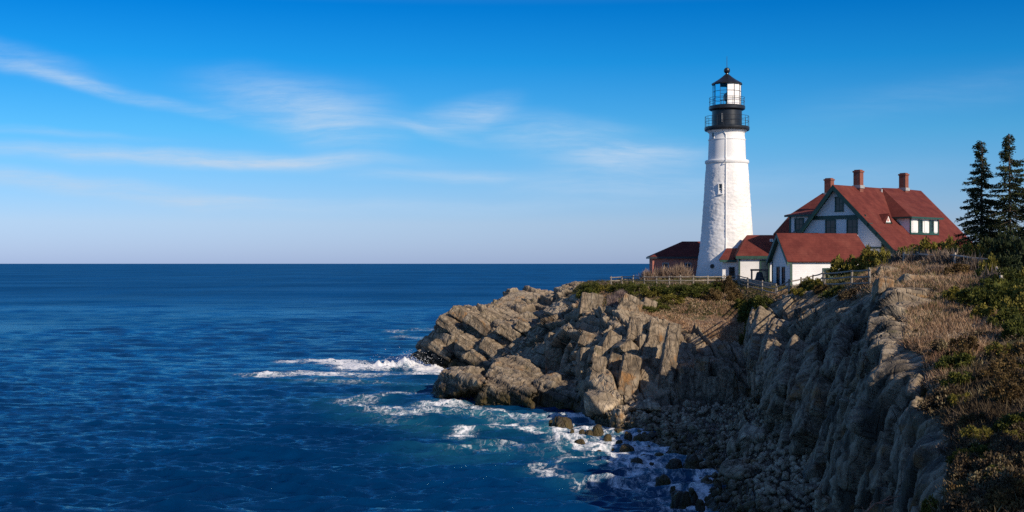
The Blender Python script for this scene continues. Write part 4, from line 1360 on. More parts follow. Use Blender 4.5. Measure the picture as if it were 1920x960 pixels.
window(house, H(.42, 0, 18.35), H.e, H.n, .95, 1.45, 'green', (2, 2), .11)
window(house, H(-.66, 0, 15.85), H.e, H.n, 1.2, 1.6, 'green', (2, 2), .12)
window(house, H(1.98, 0, 15.85), H.e, H.n, 1.2, 1.6, 'green', (2, 2), .12)
# dormer over the sunny slope
D0, D1, DS, DZ = 5.5, 11.3, 5.5, 16.95
b = MB(); b.prism([H(DS, D0, ZR - .96 * DS - .5), H(DS, D0, DZ), H(2.2, D0, DZ), H(2.2, D0, ZR - .96 * 2.2 - .5)], H.d * (D1 - D0)); b.build('dormer_wall', M['clap'], house)
b = MB()
E0, E1, ES = D0 - .4, D1 + .4, DS + .4
pA, pB, pC, pD = H(ES, E0, DZ + .03), H(ES, E1, DZ + .03), H(0, 17.4, ZR + .05), H(0, 12.3, ZR + .12)
pE, pF, pG = H(0, 9.0, ZR + .05), H(3.3, E0, DZ + .03), H(3.3, E1, DZ + .03)
b.add([pA, pB, pC, pD, pE, pF, pG, H(0, 12.3, ZR - 1), H(0, 9, ZR - 1), H(0, 17.4, ZR - 1)],
      [(0, 1, 2, 3), (0, 3, 4, 5), (1, 6, 2), (0, 5, 6, 1), (3, 2, 9, 7), (4, 3, 7, 8), (5, 4, 8), (6, 9, 2), (5, 8, 7, 9, 6)])
b.build('dormer_roof', M['shingle'], house)
b = MB()
b.box(H(ES + .02, (E0 + E1) / 2, DZ - .06), H.e, H.d, UP, .05, (E1 - E0) / 2, .10)
b.box(H((ES + 3.3) / 2, E0 - .02, DZ - .06), H.e, H.d, UP, (ES - 3.3) / 2, .05, .10)
b.box(H(DS + .03, D0 + .05, (DZ + 15.1) / 2), H.e, H.d, UP, .05, .10, (DZ - 15.1) / 2)
b.box(H(DS + .03, D1 - .05, (DZ + 15.1) / 2), H.e, H.d, UP, .05, .10, (DZ - 15.1) / 2)
b.box(H(DS + .05, (D0 + D1) / 2, 15.2), H.e, H.d, UP, .07, (D1 - D0) / 2, .10)
b.build('dormer_trim', M['green'], house)
for tt in (7.55, 9.85):
    window(house, H(DS, tt, 16.02), H.d, H.e, .72, 1.22, 'green', (2, 3), .14)
for tt, wd in ((6.4, .62), (8.7, .55), (10.75, .6)):
    MB().box(H(DS + .03, tt, 16.02), H.d, H.e, UP, wd * .62, .03, .63).build('dormer_panel', M['shutter'], house)


def roofhit(fr, px, py, slope, zr):
    """s,t on a roof plane z = zr - slope*s that is seen at a pixel"""
    dirv = np.array(((px - 960) / F, 1, -(py - HOR) / F)); e = np.array((0, 0, EYE)); nn = np.cross(fr.e - np.array((0, 0, slope)), fr.d)
    p0 = fr(0, 0, zr)
    k = np.dot(p0 - e, nn) / np.dot(dirv, nn)
    q = e + dirv * k - fr.o
    return float(np.dot(q, fr.e)), float(np.dot(q, fr.d))


for (px, py) in ((1663, 417), (1752, 417)):   # little triangular vents on the slope
    s0, t0 = roofhit(H, px, py, .96, ZR)
    zb = ZR - .96 * s0
    w, h = .62, .85
    front = [H(s0 + .12, t0 - w, zb - .02), H(s0 + .12, t0 + w, zb - .02), H(s0 + .12, t0, zb + h)]
    vb = MB().prism(front, -H.e * .1).build('vent_dormer', M['white'], house)
    ap = H(s0 - h / .96, t0, zb + h + .06)
    b = MB()
    f0, f1_, f2_ = H(s0 + .25, t0 - w * 1.2, zb - .12), H(s0 + .25, t0 + w * 1.2, zb - .12), H(s0 + .25, t0, zb + h + .1)
    b.slab([f0, f2_, ap, H(s0 - .15, t0 - w * 1.2, zb + .1)], .06); b.slab([f1_, f2_, ap, H(s0 - .15, t0 + w * 1.2, zb + .1)], .06)
    b.build('vent_roof', M['shingle'], vb)
    MB().box(H(s0 + .14, t0, zb - .05), H.d, H.e, UP, w * 1.1, .04, .06).build('vent_sill', M['green'], vb)
    MB().prism([H(s0 + .135, t0 - w * .3, zb + .12), H(s0 + .135, t0 + w * .3, zb + .12), H(s0 + .135, t0, zb + h * .62)], H.e * .02).build('louvre', M['brick'], vb)
# rear wing to the left with its flat dormer
b = MB()
b.prism([H(-7.7, .5, hg - 1), H(-7.7, .5, 15.2), H(-7.7, 3.4, 17.4), H(-7.7, 9, 19.9), H(-7.7, 16, 15.2), H(-7.7, 16, hg - 1)], H.e * 7.4)
b.build('wing_wall', M['clap'], house)
b = MB()
b.slab([H(-8.05, -.1, 15.25), H(-2.2, -.1, 15.25), H(-2.2, 3.4, 17.7), H(-8.05, 3.4, 17.7)], .15)
b.slab([H(-8.05, 3.4, 17.7), H(-2.2, 3.4, 17.7), H(-.4, 9.1, 20.2), H(-7.8, 9.1, 20.2)], .15)
b.slab([H(-7.8, 9.1, 20.2), H(-.4, 9.1, 20.2), H(-.4, 16.5, 15.2), H(-8.05, 16.5, 15.2)], .15)
b.slab([H(-6.35, -.35, 17.34), H(-2.4, -.35, 17.34), H(-2.0, 3.8, 18.0), H(-6.35, 3.8, 18.0)], .12)
b.build('wing_roof', M['shingle'], house)
MB().prism([H(-6.0, .15, 15.2), H(-2.6, .15, 15.2), H(-2.6, .15, 17.22), H(-6.0, .15, 17.22)], H.d * 2.2).build('wing_dormer', M['clap'], house)
b = MB()
b.box(H(-4.4, -.33, 17.22), H.e, H.d, UP, 1.98, .05, .10)
b.box(H(-5.95, .12, 16.3), H.e, H.d, UP, .10, .06, .9)
b.box(H(-8.06, 1.7, 16.4), H.e, (H.d * 3.5 + UP * 2.45) / 4.27, UP, .04, 2.1, .12)
b.build('wing_trim', M['green'], house)
window(house, H(-4.75, .14, 16.28), H.e, H.n, 1.05, 1.25, 'green', (2, 2), .16)
chimney(house, H(-6.9, 9.1, 20.0), .85, .7, 1.6, H.e, H.d)
chimney(house, H(.25, 3.9, 20.3), .82, .68, 1.6, H.e, H.d)
chimney(house, H(.3, 13.1, 20.4), .82, .68, 1.6, H.e, H.d)
MB().box(H(-4.2, 6.3, 19.1), H.e, H.d, UP, .55, .25, .12).build('skylight', M['lead'], house)
MB().tube([H(.45, 8.2, 19.9), H(.45, 8.2, 20.25)], .12, 8).build('roof_vent', M['lead'], house)

# --- small white outbuilding in front
S = Frame(27.29, 126.0, 80)
zs_, sl = 15.1, 1.02
small = thing('garage', S(0, 0, 9.8), 'small white outbuilding with plain red gable roof in front of the large house', 'outbuilding')
b = MB(); gable_body(b, S, [(-2.3, 8.6), (2.45, 8.6), (2.45, zs_ - sl * 2.45 - .12), (0, zs_ - .15), (-2.3, zs_ - sl * 2.3 - .12)], .15, 8.5); b.build('wall', M['clap'], small)
b = MB()
b.slab([S(0, -.35, zs_), S(2.85, -.35, zs_ - sl * 2.85), S(2.85, 9.0, zs_ - sl * 2.85), S(0, 8.35, zs_)], .13)
b.slab([S(-.002, -.35, zs_), S(-.002, 8.35, zs_), S(-2.75, 8.9, zs_ - sl * 2.75), S(-2.75, -.35, zs_ - sl * 2.75)], .13)
b.build('roof', M['shingle'], small)
b = MB()
for k, s1 in ((1, 2.85), (-1, -2.75)):
    b.prism([S(.002 * k, -.38, zs_ - .04), S(s1, -.38, zs_ - .04 - sl * abs(s1)), S(s1, -.38, zs_ - .46 - sl * abs(s1)), S(.002 * k, -.38, zs_ - .46)], S.d * .10)
    b.prism([S(.002 * k, -.27, zs_ - .15), S(s1 * .99, -.27, zs_ - .15 - sl * abs(s1)), S(s1 * .99, -.27, zs_ - .25 - sl * abs(s1)), S(.002 * k, -.27, zs_ - .25)], S.d * .42)
b.build('bargeboard', M['green'], small)
b = MB(); b.box(S(2.46, .2, 10.6), S.e, S.d, UP, .04, .12, 1.75); b.box(S(-2.3, .13, 10.7), S.e, S.d, UP, .07, .05, 1.8)
b.box(S(2.5, 4.5, 12.2), S.e, S.d, UP, .10, 4.1, .07); b.build('trim', M['green'], small)
for s0 in (-.75, .65):
    window(small, S(s0, .15, 10.7), S.e, S.n, .62, 1.85, 'iron', (1, 3), .12)
window(small, S(2.45, 4.35, 11.1), S.d, S.e, 1.5, .75, 'green', (2, 1), .14)

# --- low wing that joins the tower to the houses
Wg = Frame(27.2, 137.5, 4)     # s along the front, t away
link = thing('connecting_wing', Wg(2, 2, 9.8), 'low white wing with red hipped roof joining the lighthouse to the houses', 'building')
b = MB()
b.prism([Wg(-1.9, .35, 8.8), Wg(6.3, .35, 8.8), Wg(6.3, .35, 12.75), Wg(-1.9, .35, 12.75)], Wg.d * 6.6)
b.prism([Wg(-3.6, 1.6, 8.8), Wg(-1.91, 1.6, 8.8), Wg(-1.91, 1.6, 12.4), Wg(-3.6, 1.6, 12.4)], Wg.d * 4)
b.build('wall', M['clap'], link)
b = MB()
ez, rz = 12.8, 15.25
b.add([Wg(-2.3, 0, ez), Wg(6.6, 0, ez), Wg(6.6, 3.8, rz), Wg(-.6, 3.8, rz), Wg(-2.3, 7.4, ez), Wg(6.6, 7.4, ez)] + [Wg(-2.3, 0, ez - .14), Wg(6.6, 0, ez - .14), Wg(6.6, 7.4, ez - .14), Wg(-2.3, 7.4, ez - .14)],
      [(0, 1, 2, 3), (0, 3, 4), (4, 3, 2, 5), (1, 5, 2), (0, 6, 7, 1), (1, 7, 8, 5), (5, 8, 9, 4), (4, 9, 6, 0), (6, 9, 8, 7)])
b.slab([Wg(-4.0, 1.3, 12.45), Wg(-2.1, 1.3, 12.45), Wg(-1.2, 4.0, 13.75), Wg(-2.9, 4.0, 13.75)], .14)
b.build('roof', M['shingle'], link)
b = MB(); b.box(Wg(2.15, -.03, ez - .12), Wg.e, Wg.d, UP, 4.45, .05, .16); b.box(Wg(-3.0, 1.26, 12.28), Wg.e, Wg.d, UP, .95, .05, .13)
b.box(Wg(-1.86, .31, 10.8), Wg.e, Wg.d, UP, .09, .05, 1.9); b.build('trim', M['green'], link)
MB().box(Wg(2.0, 2.6, 14.62), Wg.e, Wg.d, UP, .18, .16, .16).build('roof_vent', M['white'], link)
window(link, Wg(.95, .35, 11.2), Wg.e, Wg.n, .95, 2.2, 'green', (1, 2), .16)
window(link, Wg(3.25, .35, 11.25), Wg.e, Wg.n, .75, 1.9, 'green', (1, 2), .16)
window(link, Wg(4.25, .35, 11.25), Wg.e, Wg.n, .8, 1.9, 'green', (1, 2), .12)
window(link, Wg(-2.55, 1.6, 11.0), Wg.e, Wg.n, .55, 1.1, 'iron', (1, 1), .1)

# --- red brick oil house behind the tower
B = Frame(16.9, 150.0, 2)
oil = thing('brick_oil_house', B(3, 2, 9.6), 'small red brick building with hipped roof just behind the foot of the lighthouse', 'building')
b = MB(); b.prism([B(.15, 0, 8.6), B(6.9, 0, 8.6), B(6.9, 0, 12.62), B(.15, 0, 12.62)], B.d * 5); b.build('wall', M['brick'], oil)
b = MB()
b.add([B(-.15, -.3, 12.85), B(7.2, -.3, 12.85), B(7.2, 2.5, 14.72), B(4.0, 2.5, 14.72), B(-.15, 5.3, 12.85), B(7.2, 5.3, 12.85), B(-.15, -.3, 12.72), B(7.2, -.3, 12.72), B(7.2, 5.3, 12.72), B(-.15, 5.3, 12.72)],
      [(0, 1, 2, 3), (0, 3, 4), (4, 3, 2, 5), (1, 5, 2), (0, 6, 7, 1), (1, 7, 8, 5), (5, 8, 9, 4), (4, 9, 6, 0), (6, 9, 8, 7)])
b.build('roof', M['shingle'], oil)
b = MB(); b.box(B(3.5, -.32, 12.70), B.e, B.d, UP, 3.75, .04, .12); b.box(B(-.2, 2.5, 12.70), B.e, B.d, UP, .04, 2.8, .12); b.build('fascia', M['iron'], oil)
window(oil, B(1.72, 0, 11.6), B.e, B.n, .68, .9, 'lead', (1, 2), .09)
window(oil, B(4.45, 0, 11.6), B.e, B.n, .68, .9, 'lead', (1, 2), .09)

# low wall and old bell in front of the wing
P0, P1 = PY(1388, 522, 131), PY(1452, 531, 126)
ax = (P1 - P0) / np.linalg.norm(P1 - P0); ay = np.cross(UP, ax); ay /= np.linalg.norm(ay)
sw = thing('stone_wall', (P0 + P1) / 2 - UP * 1.0, 'low tan fieldstone wall in front of the wing beside the small outbuilding', 'wall')
b = MB()
nseg = 22
for k in range(nseg):
    c = P0 + (P1 - P0) * (k + .5) / nseg + UP * (-.85 + rng.uniform(-.05, .05)) + ay * rng.uniform(-.04, .04)
    b.box(c, ax, ay, UP, np.linalg.norm(P1 - P0) / nseg / 2 * .97, .24, .85)
b.build('wall_stones', M['stonewall'], sw)
bc_ = PY(1424, 519, 130.5)
bell = thing('bell', bc_ - UP * .9, 'dark old bell on a low timber frame in front of the wing', 'bell')
MB().lathe(bc_, [(.05, .55), (.25, .5), (.34, .3), (.42, -.1), (.62, -.42), (.66, -.5), (.55, -.5)], 20).build('bell_body', M['iron'], bell, True)
b = MB(); b.box(bc_ + (0, 0, .72), (1, 0, 0), (0, 1, 0), UP, .95, .09, .10)
for sx in (-1, 1): b.box(bc_ + (sx * .82, 0, -.25), (1, 0, 0), (0, 1, 0), UP, .08, .08, .87)
b.tube([bc_ + (0, 0, .5), bc_ + (0, 0, .64)], .06, 6)
b.build('bell_frame', M['twig'], bell)


# ------------------------------------------------------------------ fences of split rails
def fence(posts, h, fr, label, hub='wood', sag=.03):
    """posts: (px, py of the ground); rails join neighbouring posts"""
    base = []
    for (px, py, *dep) in posts:
        if dep:
            q = PY(px, py, dep[0])
        else:
            q, _ = surf(px, py)
        base.append(q)
    f = thing('rail_fence', base[0], label, 'fence')
    for k, q in enumerate(base):
        top = q + UP * (h * rng.uniform(.97, 1.1)) + np.array((rng.uniform(-.04, .04), 0, 0))
        MB().tube([q - UP * .7, q + UP * h * .5, top], [.085, .08, .075], 7).build('post', M[hub], f)
    for a, c in zip(base[:-1], base[1:]):
        for q in fr:
            z = UP * h * q
            d = (c - a) / np.linalg.norm(c - a)
            off = np.array((0, -.06, 0))
            MB().tube([a - d * .12 + z + off + UP * rng.uniform(-.03, .03), (a + c) / 2 + z + off - UP * sag, c + d * .12 + z + off + UP * rng.uniform(-.03, .03)], [.05, .06, .05], 6).build('rail', M[hub], f)
    return f


fence([(1146, 535), (1166, 533), (1187, 533), (1208, 534), (1231, 534), (1255, 534), (1276, 534), (1300, 534), (1327, 534), (1358, 533), (1384, 533)], .95, (.9, .5), 'long low rail fence along the headland in front of the lighthouse')
fence([(1386, 536), (1402, 541), (1429, 549), (1455, 556)], 1.15, (.92, .58, .25), 'three-rail wooden fence dipping down in front of the stone wall')
fence([(1457, 557), (1480, 549), (1502, 543), (1524, 536), (1543, 532)], .95, (.92, .5), 'two-rail fence rising in front of the small outbuilding')
fence([(1546, 541), (1597, 541), (1631, 540)], 1.15, (.95, .62, .28), 'short three-rail fence at the cliff edge below the yellow-green hedge')
fence([(1692, 488), (1722, 489), (1790, 499), (1862, 508), (1878, 548)], .75, (.9,), 'weathered single-rail fence among shrubs on top of the right-hand cliff', 'bone', .05)


# ------------------------------------------------------------------ plants
def cards(centres, dirs, length, width, seed, roll=None):
    """pointed leaf cards: 4 vertices each"""
    r = np.random.default_rng(seed)
    n = len(centres)
    d = dirs / (np.linalg.norm(dirs, axis=1, keepdims=True) + 1e-9)
    q = r.normal(size=(n, 3)); sd = np.cross(d, q); sd /= np.linalg.norm(sd, axis=1, keepdims=True) + 1e-9
    L = np.broadcast_to(np.asarray(length, float), (n,))[:, None]; Wd = np.broadcast_to(np.asarray(width, float), (n,))[:, None]
    v = np.stack([centres, centres + d * L * .5 + sd * Wd, centres + d * L, centres + d * L * .45 - sd * Wd], 1)
    f = np.arange(n * 4).reshape(n, 4)
    return v.reshape(-1, 3), f


def bush_mesh(kind, seed, n, leaf):
    """unit bush: radius 1, height 1, base at the origin"""
    r = np.random.default_rng(seed)
    st = MB()
    if kind in ('reed', 'baretwig', 'pinktwig'):
        m = n
        az = r.uniform(0, 6.283, m); tilt = np.abs(r.normal(size=m)) * .55
        tilt = np.clip(tilt, 0, 1.25)
        d = np.stack([np.sin(tilt) * np.cos(az), np.sin(tilt) * np.sin(az), np.cos(tilt)], 1)
        b0 = np.stack([r.normal(size=m) * .30, r.normal(size=m) * .30, np.zeros(m)], 1)
        ln = r.uniform(.5, 1.0, m)
        k = r.uniform(.0, .6, m)[:, None]
        c = b0 + d * ln[:, None] * k
        d2 = d + r.normal(size=(m, 3)) * .28
        v, f = cards(c, d2, ln * .55, leaf * .32, seed)
        tint = np.repeat(np.clip(r.normal(.5, .25, m) + .2 * (c[:, 2] - .4), 0, 1), 4)
        for q in range(9):
            a = r.uniform(0, 6.28); st.tube([(0, 0, -.15), (.25 * math.cos(a), .25 * math.sin(a), .3), (.6 * math.cos(a), .6 * math.sin(a), .7 * r.uniform(.7, 1.1))], [.02, .014, .005], 4)
        return v, f, tint, st
    nc = 34
    az = r.uniform(0, 6.283, nc); el = np.arcsin(r.uniform(-.05, 1, nc)); rad = r.uniform(.55, .98, nc)
    cc = np.stack([rad * np.cos(el) * np.cos(az), rad * np.cos(el) * np.sin(az), .12 + .82 * rad * np.sin(el)], 1)
    cr = r.uniform(.14, .30, nc)
    which = r.integers(0, nc, n)
    o = r.normal(size=(n, 3)); o /= np.linalg.norm(o, axis=1, keepdims=True)
    o *= r.uniform(.35, 1.05, (n, 1))
    c = cc[which] + o * cr[which][:, None] * np.array([[1, 1, .7]])
    c[:, 2] = np.maximum(c[:, 2], .0)
    d = o + r.normal(size=(n, 3)) * .6 + np.array([[0, 0, .5]])
    v, f = cards(c, d, leaf * r.uniform(.7, 1.4, n), leaf * .38, seed)
    ct = r.normal(.45, .2, nc)
    tint = np.repeat(np.clip(ct[which] + r.normal(0, .16, n), 0, 1), 4)
    for q in range(14):
        p = cc[q]; st.tube([(0, 0, -.2), tuple(p * .45 + np.array((0, 0, .02))), tuple(p * .95)], [.03, .018, .006], 4)
    return v, f, tint, st


BUSH = {}
LOOK = {'olive': 'yellow-green leafy shrub', 'baretwig': 'bare grey-twigged shrub', 'reed': 'clump of tan dry stems', 'brownleaf': 'brown-leaved shrub', 'juniper': 'dense green evergreen shrub', 'heath': 'dark brown heath shrub'}


def bush(kind, px, py, w, h, label, group, var=0, Y=None):
    """width and height in pixels of the photograph; stands on the land seen at (px, py)"""
    if Y is None:
        P, _ = surf(px, py)
    else:
        P = PY(px, py, Y); P[2] = gz(P[0], P[1])
    m = P[1] / F
    size = 'l' if w * m > 3.2 else 's'
    key = (kind, var, size)
    nm = {'juniper': 'evergreen_shrub', 'olive': 'leafy_shrub', 'brownleaf': 'brown_shrub', 'reed': 'dry_stem_clump', 'baretwig': 'bare_shrub', 'pinktwig': 'bare_shrub', 'heath': 'heath_shrub', 'spruce': 'spruce_thicket'}[kind]
    if key not in BUSH:
        n, leaf = ((5200, .075) if size == 'l' else (2300, .12))
        if kind in ('reed', 'baretwig', 'pinktwig'): n, leaf = ((1500, .05) if size == 'l' else (700, .075))
        v, f, tint, st = bush_mesh(kind, 900 + 31 * var + len(BUSH), n, leaf)
        o = link_mesh('foliage', v, f, M[kind], None, False, dict(tint=tint))
        s = st.build('stem', M['twig'])
        BUSH[key] = (o.data, s.data)
        bpy.data.objects.remove(o); bpy.data.objects.remove(s)
    root = thing(nm, P - UP * .08, label, 'shrub', group)
    root.scale = (w * m * .5, w * m * .42, h * m)
    root.rotation_euler = (0, 0, rng.uniform(0, 6.28) if w < h * 3 else rng.uniform(-.4, .4) + (math.pi if rng.random() < .5 else 0))
    for nme, me in zip(('foliage', 'stem'), BUSH[key]):
        c = bpy.data.objects.new(nme, me); COL.objects.link(c); c.parent = root
    return root


G1 = 'dry stem clumps by the brick building'
for px, py, w, h, y in ((1214, 531, 46, 26, 139), (1243, 531, 50, 30, 140), (1273, 531, 56, 34, 139.5)):
    bush('reed', px, py, w, h, 'clump of tan dry stems growing in front of the small brick building', G1, 0, y)
G2 = 'low evergreens on the slope below the lighthouse'
for i, (px, py, w, h) in enumerate(((1108, 553, 60, 26), (1100, 560, 40, 24), (1190, 552, 62, 26), (1222, 556, 46, 18), (1240, 552, 60, 22), (1275, 556, 80, 26), (1310, 556, 70, 24), (1338, 548, 50, 22), (1262, 566, 60, 16), (1205, 584, 60, 15), (1235, 578, 50, 14), (1300, 548, 60, 20), (1160, 548, 40, 18), (1135, 545, 36, 16))):
    bush('juniper' if i % 5 != 3 else 'olive', px, py, w, h, LOOK['juniper' if i % 5 != 3 else 'olive'] + ' spreading over the slope below the lighthouse', G2, i % 2)
bush('brownleaf', 1360, 551, 60, 40, 'tallest brown bush against the foot of the lighthouse, behind the rail fence', None, 0)
bush('brownleaf', 1335, 563, 46, 24, 'smaller rust brown bush below the tallest brown bush by the lighthouse', None, 1)
bush('brownleaf', 1378, 566, 40, 26, 'brown bush at the head of the dark gully under the fence', None, 0)
bush('pinktwig', 1150, 585, 40, 40, 'pinkish grey bare shrub among rocks on the headland slope', None, 0)
bush('pinktwig', 1163, 560, 30, 22, 'small pinkish bare shrub just under the headland fence', None, 1)
G3 = 'shaded evergreens in the gully'
for i, (px, py, w, h) in enumerate(((1412, 585, 56, 34), (1432, 580, 46, 30), (1400, 605, 46, 30), (1416, 620, 46, 34), (1402, 645, 40, 36), (1392, 580, 36, 24))):
    bush('juniper', px, py, w, h, 'dark shaded evergreen in the gully beside the cliff buttress', G3, i % 2)
G4 = 'shrubs along the fence in front of the outbuilding'
for i, (k, px, py, w, h) in enumerate((('brownleaf', 1512, 549, 44, 26), ('olive', 1524, 546, 46, 32), ('brownleaf', 1540, 548, 36, 18), ('olive', 1495, 552, 34, 16), ('juniper', 1570, 556, 70, 22), ('heath', 1600, 560, 60, 20))):
    bush(k, px, py, w, h, LOOK[k] + ' along the fence in front of the small outbuilding', G4, i % 2)
G5 = 'yellow-green hedge behind the fence'
for i, (px, y, w, h) in enumerate(((1576, 110, 50, 40), (1603, 109, 52, 46), (1632, 108, 56, 50), (1655, 106, 40, 50))):
    bush('olive', px, 520, w, h, 'yellow-green hedge bush behind the short three-rail fence', G5, i % 2, y)
G6 = 'shrubs on the cliff top beneath the house roof'
for i, (k, px, y, w, h) in enumerate((('baretwig', 1690, 88, 60, 40), ('olive', 1700, 96, 56, 44), ('olive', 1740, 88, 70, 50), ('baretwig', 1725, 82, 60, 34), ('olive', 1775, 86, 70, 56), ('olive', 1810, 80, 60, 54), ('baretwig', 1780, 76, 70, 36), ('reed', 1760, 78, 60, 34), ('olive', 1840, 74, 60, 48), ('baretwig', 1830, 70, 60, 44), ('olive', 1858, 66, 50, 50), ('baretwig', 1860, 62, 60, 48), ('brownleaf', 1800, 70, 60, 26), ('reed', 1755, 72, 60, 22))):
    bush(k, px, 500, w, h, LOOK[k] + ' on the cliff top between the house roof and the spruces', G6, i % 2, y)
G7 = 'spreading junipers on the right-hand cliff top'
for i, (px, py, w, h) in enumerate(((1795, 568, 70, 34), (1835, 575, 90, 44), (1880, 585, 100, 54), (1915, 600, 90, 60), (1860, 560, 90, 40), (1900, 562, 90, 46), (1935, 580, 90, 60), (1770, 560, 40, 18), (1890, 540, 80, 40), (1925, 540, 80, 50), (1885, 615, 80, 42), (1915, 632, 84, 50), (1850, 600, 70, 32))):
    bush('juniper' if i % 3 else 'olive', px, py, w, h, LOOK['juniper' if i % 3 else 'olive'] + ' spreading on the right-hand cliff top above the russet grass', G7, i % 2)
G8 = 'heath shrubs on the near slope'
rr_ = np.random.default_rng(77)
for i in range(64):
    px = rr_.uniform(1735, 1930); py = rr_.uniform(655, 985)
    if px < 1700 + (py - 640) * .35: px = 1920 - rr_.uniform(0, 110)
    k = ('heath', 'olive', 'brownleaf', 'heath', 'heath', 'juniper', 'brownleaf', 'baretwig')[i % 8]
    s = rr_.uniform(44, 88) * (.8 + .5 * (py - 655) / 330)
    bush(k, px, py, s, s * (.55 if k != 'baretwig' else .36), LOOK[k] + ' on the near slope at the lower right', G8, i % 2)
for i, (px, py, w, h) in enumerate(((1722, 628, 50, 14), (1765, 648, 60, 16), (1840, 632, 70, 18), (1890, 668, 80, 26), (1800, 690, 60, 22), (1740, 605, 40, 12), (1860, 715, 70, 28), (1915, 700, 70, 34), (1775, 720, 56, 24))):
    bush(('brownleaf', 'olive', 'heath')[i % 3], px, py, w, h, 'low ' + LOOK[('brownleaf', 'olive', 'heath')[i % 3]] + ' dotted over the russet grass', 'low bushes in the russet grass', i % 2)
bush('olive', 1752, 972, 60, 46, 'small bright yellow-green sprig at the bottom edge of the near slope', None, 0)

# a dry reddish branch at the bottom edge, reaching out from the cliff
P, _ = surf(1690, 955)
P = P + np.array((0, -1.0, 0)); my = P[1] / F
br_ = thing('dry_branch', PY(1622, 966, P[1]), 'reddish bare branch sticking out at the bottom edge in front of the dark cliff', 'branch')
b = MB()
Q = lambda x, y, dy=0: PY(x, y, P[1] + dy)
b.tube([Q(1712, 985, 1.2), Q(1650, 972), Q(1622, 962), Q(1616, 950)], [0.057, 0.042, 0.030, 0.011], 5)
b.tube([Q(1622, 962), Q(1640, 945, .1), Q(1662, 938, .2), Q(1690, 929, .25)], [0.030, 0.025, 0.019, 0.008], 5)
b.tube([Q(1645, 943, .1), Q(1665, 945, .1), Q(1684, 940, .1)], [0.019, 0.015, 0.006], 4)
b.tube([Q(1630, 955), Q(1632, 944), Q(1640, 936)], [0.019, 0.015, 0.006], 4)
b.tube([Q(1655, 940, .2), Q(1668, 930, .2), Q(1676, 932, .2)], [0.017, 0.011, 0.006], 4)
b.build('twig', M['redtwig'], br_)


# spruces
def spruce(px, Y, top, seed, wid, label, low=.12, right=1.0, left=1.0, group='spruces on the cliff top', at=None):
    r = np.random.default_rng(seed)
    if at is None:
        x = (px - 960) / F * Y
        z0 = gz(x, Y); h = EYE + (HOR - top) / F * Y - z0
    else:
        x, Y, h = at; z0 = gz(x, Y)
    base = np.array((x, Y, z0))
    t = thing('spruce_tree', base - UP * .3, label, 'tree', group)
    b = MB()
    zz = np.linspace(-.3, h, 12)
    wob = np.cumsum(r.normal(0, .014, 12))
    b.tube([base + np.array((wob[i], 0, zz[i])) for i in range(12)], list(np.interp(zz / h, [-.1, 0, 1], [.17, .14, .015])), 8)
    cen, dr_, tin, lens = [], [], [], []
    z = h * low
    lump = [(r.uniform(0, 6.28), r.uniform(low, .95), r.uniform(.5, 1.25)) for _ in range(16)]
    while z < h * .99:
        q = z / h
        a = r.uniform(0, 6.283)
        sc = 1.0
        for (la, lq, ls) in lump:      # bare gaps and long limbs, as on a wind-worn tree
            w_ = math.exp(-((q - lq) / .045) ** 2) * max(0, math.cos(a - la))
            sc *= 1 + (ls - 1) * w_ * 1.3
        L = (wid * (1 - q) ** .80 * r.uniform(.55, 1.1) + .10) * sc
        L *= right if math.cos(a) > 0 else left
        n = max(4, int(L / .085))
        u = np.linspace(.06, 1, n)
        dd = np.array((math.cos(a), math.sin(a), 0))
        rise = np.interp(q, [0, .5, .8, 1], [-.22, -.12, .15, .9]) + r.normal() * .10
        droop = L * (rise * u - .10 * u ** 2 * (1 - q))
        pts = base + np.array((np.interp(z, zz, wob), 0, z)) + dd * (L * u)[:, None] + UP * droop[:, None]
        b.tube([pts[0] - dd * .1, pts[n // 2], pts[-1]], [.026, .016, .005], 4)
        sd = np.array((-dd[1], dd[0], 0))
        for i in range(n):
            m = 15 if u[i] > .22 else 4
            wspan = (.10 + .30 * math.sin(math.pi * min(1, .12 + .8 * u[i]))) * min(1, .45 + L * .5)
            off = r.normal(size=(m, 1)) * wspan * .5
            c = pts[i] + sd * off + UP * (-.22 * np.abs(off) - np.abs(r.normal(size=(m, 1))) * .07 + .02) + dd * r.normal(size=(m, 1)) * .05
            cen.append(c); dr_.append(dd * .7 + sd * np.sign(off) * .7 + r.normal(size=(m, 3)) * .45 + np.array((0, 0, -.25)))
            tin.append(np.full(m, r.normal(.4, .25)))
        z += h * r.uniform(.0045, .0105)
    c = np.concatenate(cen); d = np.concatenate(dr_); tn = np.concatenate(tin)
    v, f = cards(c, d, r.uniform(.10, .22, len(c)), .034, seed)
    b.build('trunk', M['bark'], t, True)
    link_mesh('crown', v, f, M['spruce'], t, False, dict(tint=np.repeat(np.clip(tn + r.normal(0, .15, len(tn)), 0, 1), 4)))
    return t


spruce(1841, 82, 265, 5, 2.4, 'left spruce of the tall pair on the cliff top beside the house', .20, .95, 1.15)
spruce(1893, 80, 252, 9, 2.4, 'tallest spruce, the right one of the pair on the cliff top', .20, 1.1, .95)
spruce(1934, 76, 340, 13, 1.7, 'shorter spruce cut off by the right edge of the picture', .1)
for i, (px, y, w, h) in enumerate(((1868, 74, 90, 70), (1905, 72, 100, 84), (1935, 68, 90, 90), (1850, 80, 80, 60), (1890, 66, 70, 50))):
    bush('spruce', px, 500, w, h, 'dark dense young spruce thicket under the tall spruces', 'young spruces under the tall pair', i % 2, y)


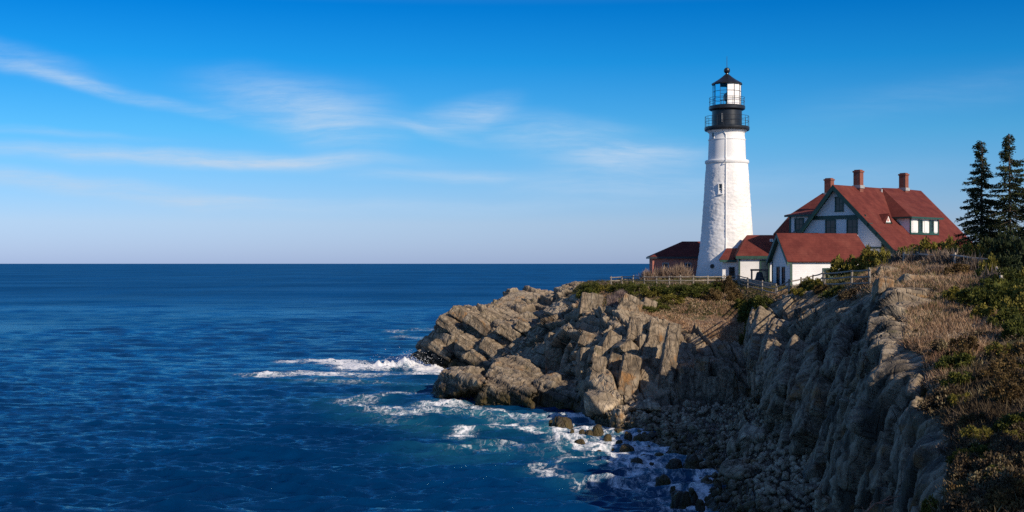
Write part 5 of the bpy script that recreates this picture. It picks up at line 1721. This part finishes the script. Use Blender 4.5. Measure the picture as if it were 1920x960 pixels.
# young spruces beyond the right edge of the view, which shade the near slope
for i, (x, y, h) in enumerate(((20.2, 25.0, 5.0), (19.4, 22.0, 6.0), (20.8, 19.6, 7.0), (19.6, 15.4, 7.0), (17.4, 13.2, 6.0))):
    spruce(0, 0, 0, 60 + i, 2.5, 'young spruce on the slope beyond the right edge of the view', .04, 1, 1, 'young spruces beside the near slope', (x, y, h))


# ------------------------------------------------------------------ grasses nobody could count
def tufts(name, mat, us, vs, n, blades, ln, wd, seed, cond=None, flat=.8):
    r = np.random.default_rng(seed)
    u = r.uniform(*us, n); v = r.uniform(*vs, n)
    i = np.clip(np.searchsorted(UT, u), 0, NU - 1); j = np.clip(np.searchsorted(VT, v), 0, NV - 1)
    P = Gd[i, j] + r.normal(size=(n, 3)) * np.array([[.05, .05, 0]]); Nn = Nd[i, j]
    k = (Nn[:, 2] > .35) & (vegfinal.reshape(NU, NV)[i, j] > .45)
    if cond is not None: k &= cond(P, u, v, r)
    P = P[k]
    m = len(P)
    c = np.repeat(P, blades, 0) + r.normal(size=(m * blades, 3)) * np.array([[.07, .07, .0]])
    d = r.normal(size=(m * blades, 3)) * flat + np.array([[0, 0, 1.]])
    L = ln * r.uniform(.5, 1.3, m * blades) * np.repeat(r.uniform(.6, 1.3, m), blades)
    vv_, ff_ = cards(c, d, L, wd, seed)
    tint = np.repeat(np.clip(np.repeat(.5 + .3 * vnoise(P * .8, seed) + r.normal(0, .12, m), blades) + r.normal(0, .14, m * blades), 0, 1), 4)
    return tag(link_mesh(name, vv_, ff_, M[mat], None, False, dict(tint=tint)), kind='stuff')


patch = lambda P, s: vnoise(np.stack([P[:, 0] * .22, P[:, 1] * .16, P[:, 2] * 0], 1), s)
tufts('dry_grass', 'drygrass', (2, 7.2), (3.9, 6.4), 11000, 6, .30, .022, 1, lambda P, u, v, r: patch(P, 3) + r.normal(size=len(P)) * .2 > -.15)
tufts('rough_grass', 'grass', (1.5, 11), (5.2, 7.6), 15000, 6, .26, .022, 2)
tufts('russet_grass', 'drygrass', (8.6, 12.1), (4.2, 7.45), 21000, 7, .30, .012, 3)
tufts('heath_growth', 'heath', (9.6, 15), (2.9, 7.3), 38000, 7, .26, .014, 4, lambda P, u, v, r: patch(P, 9) + r.normal(size=len(P)) * .3 > -.3)
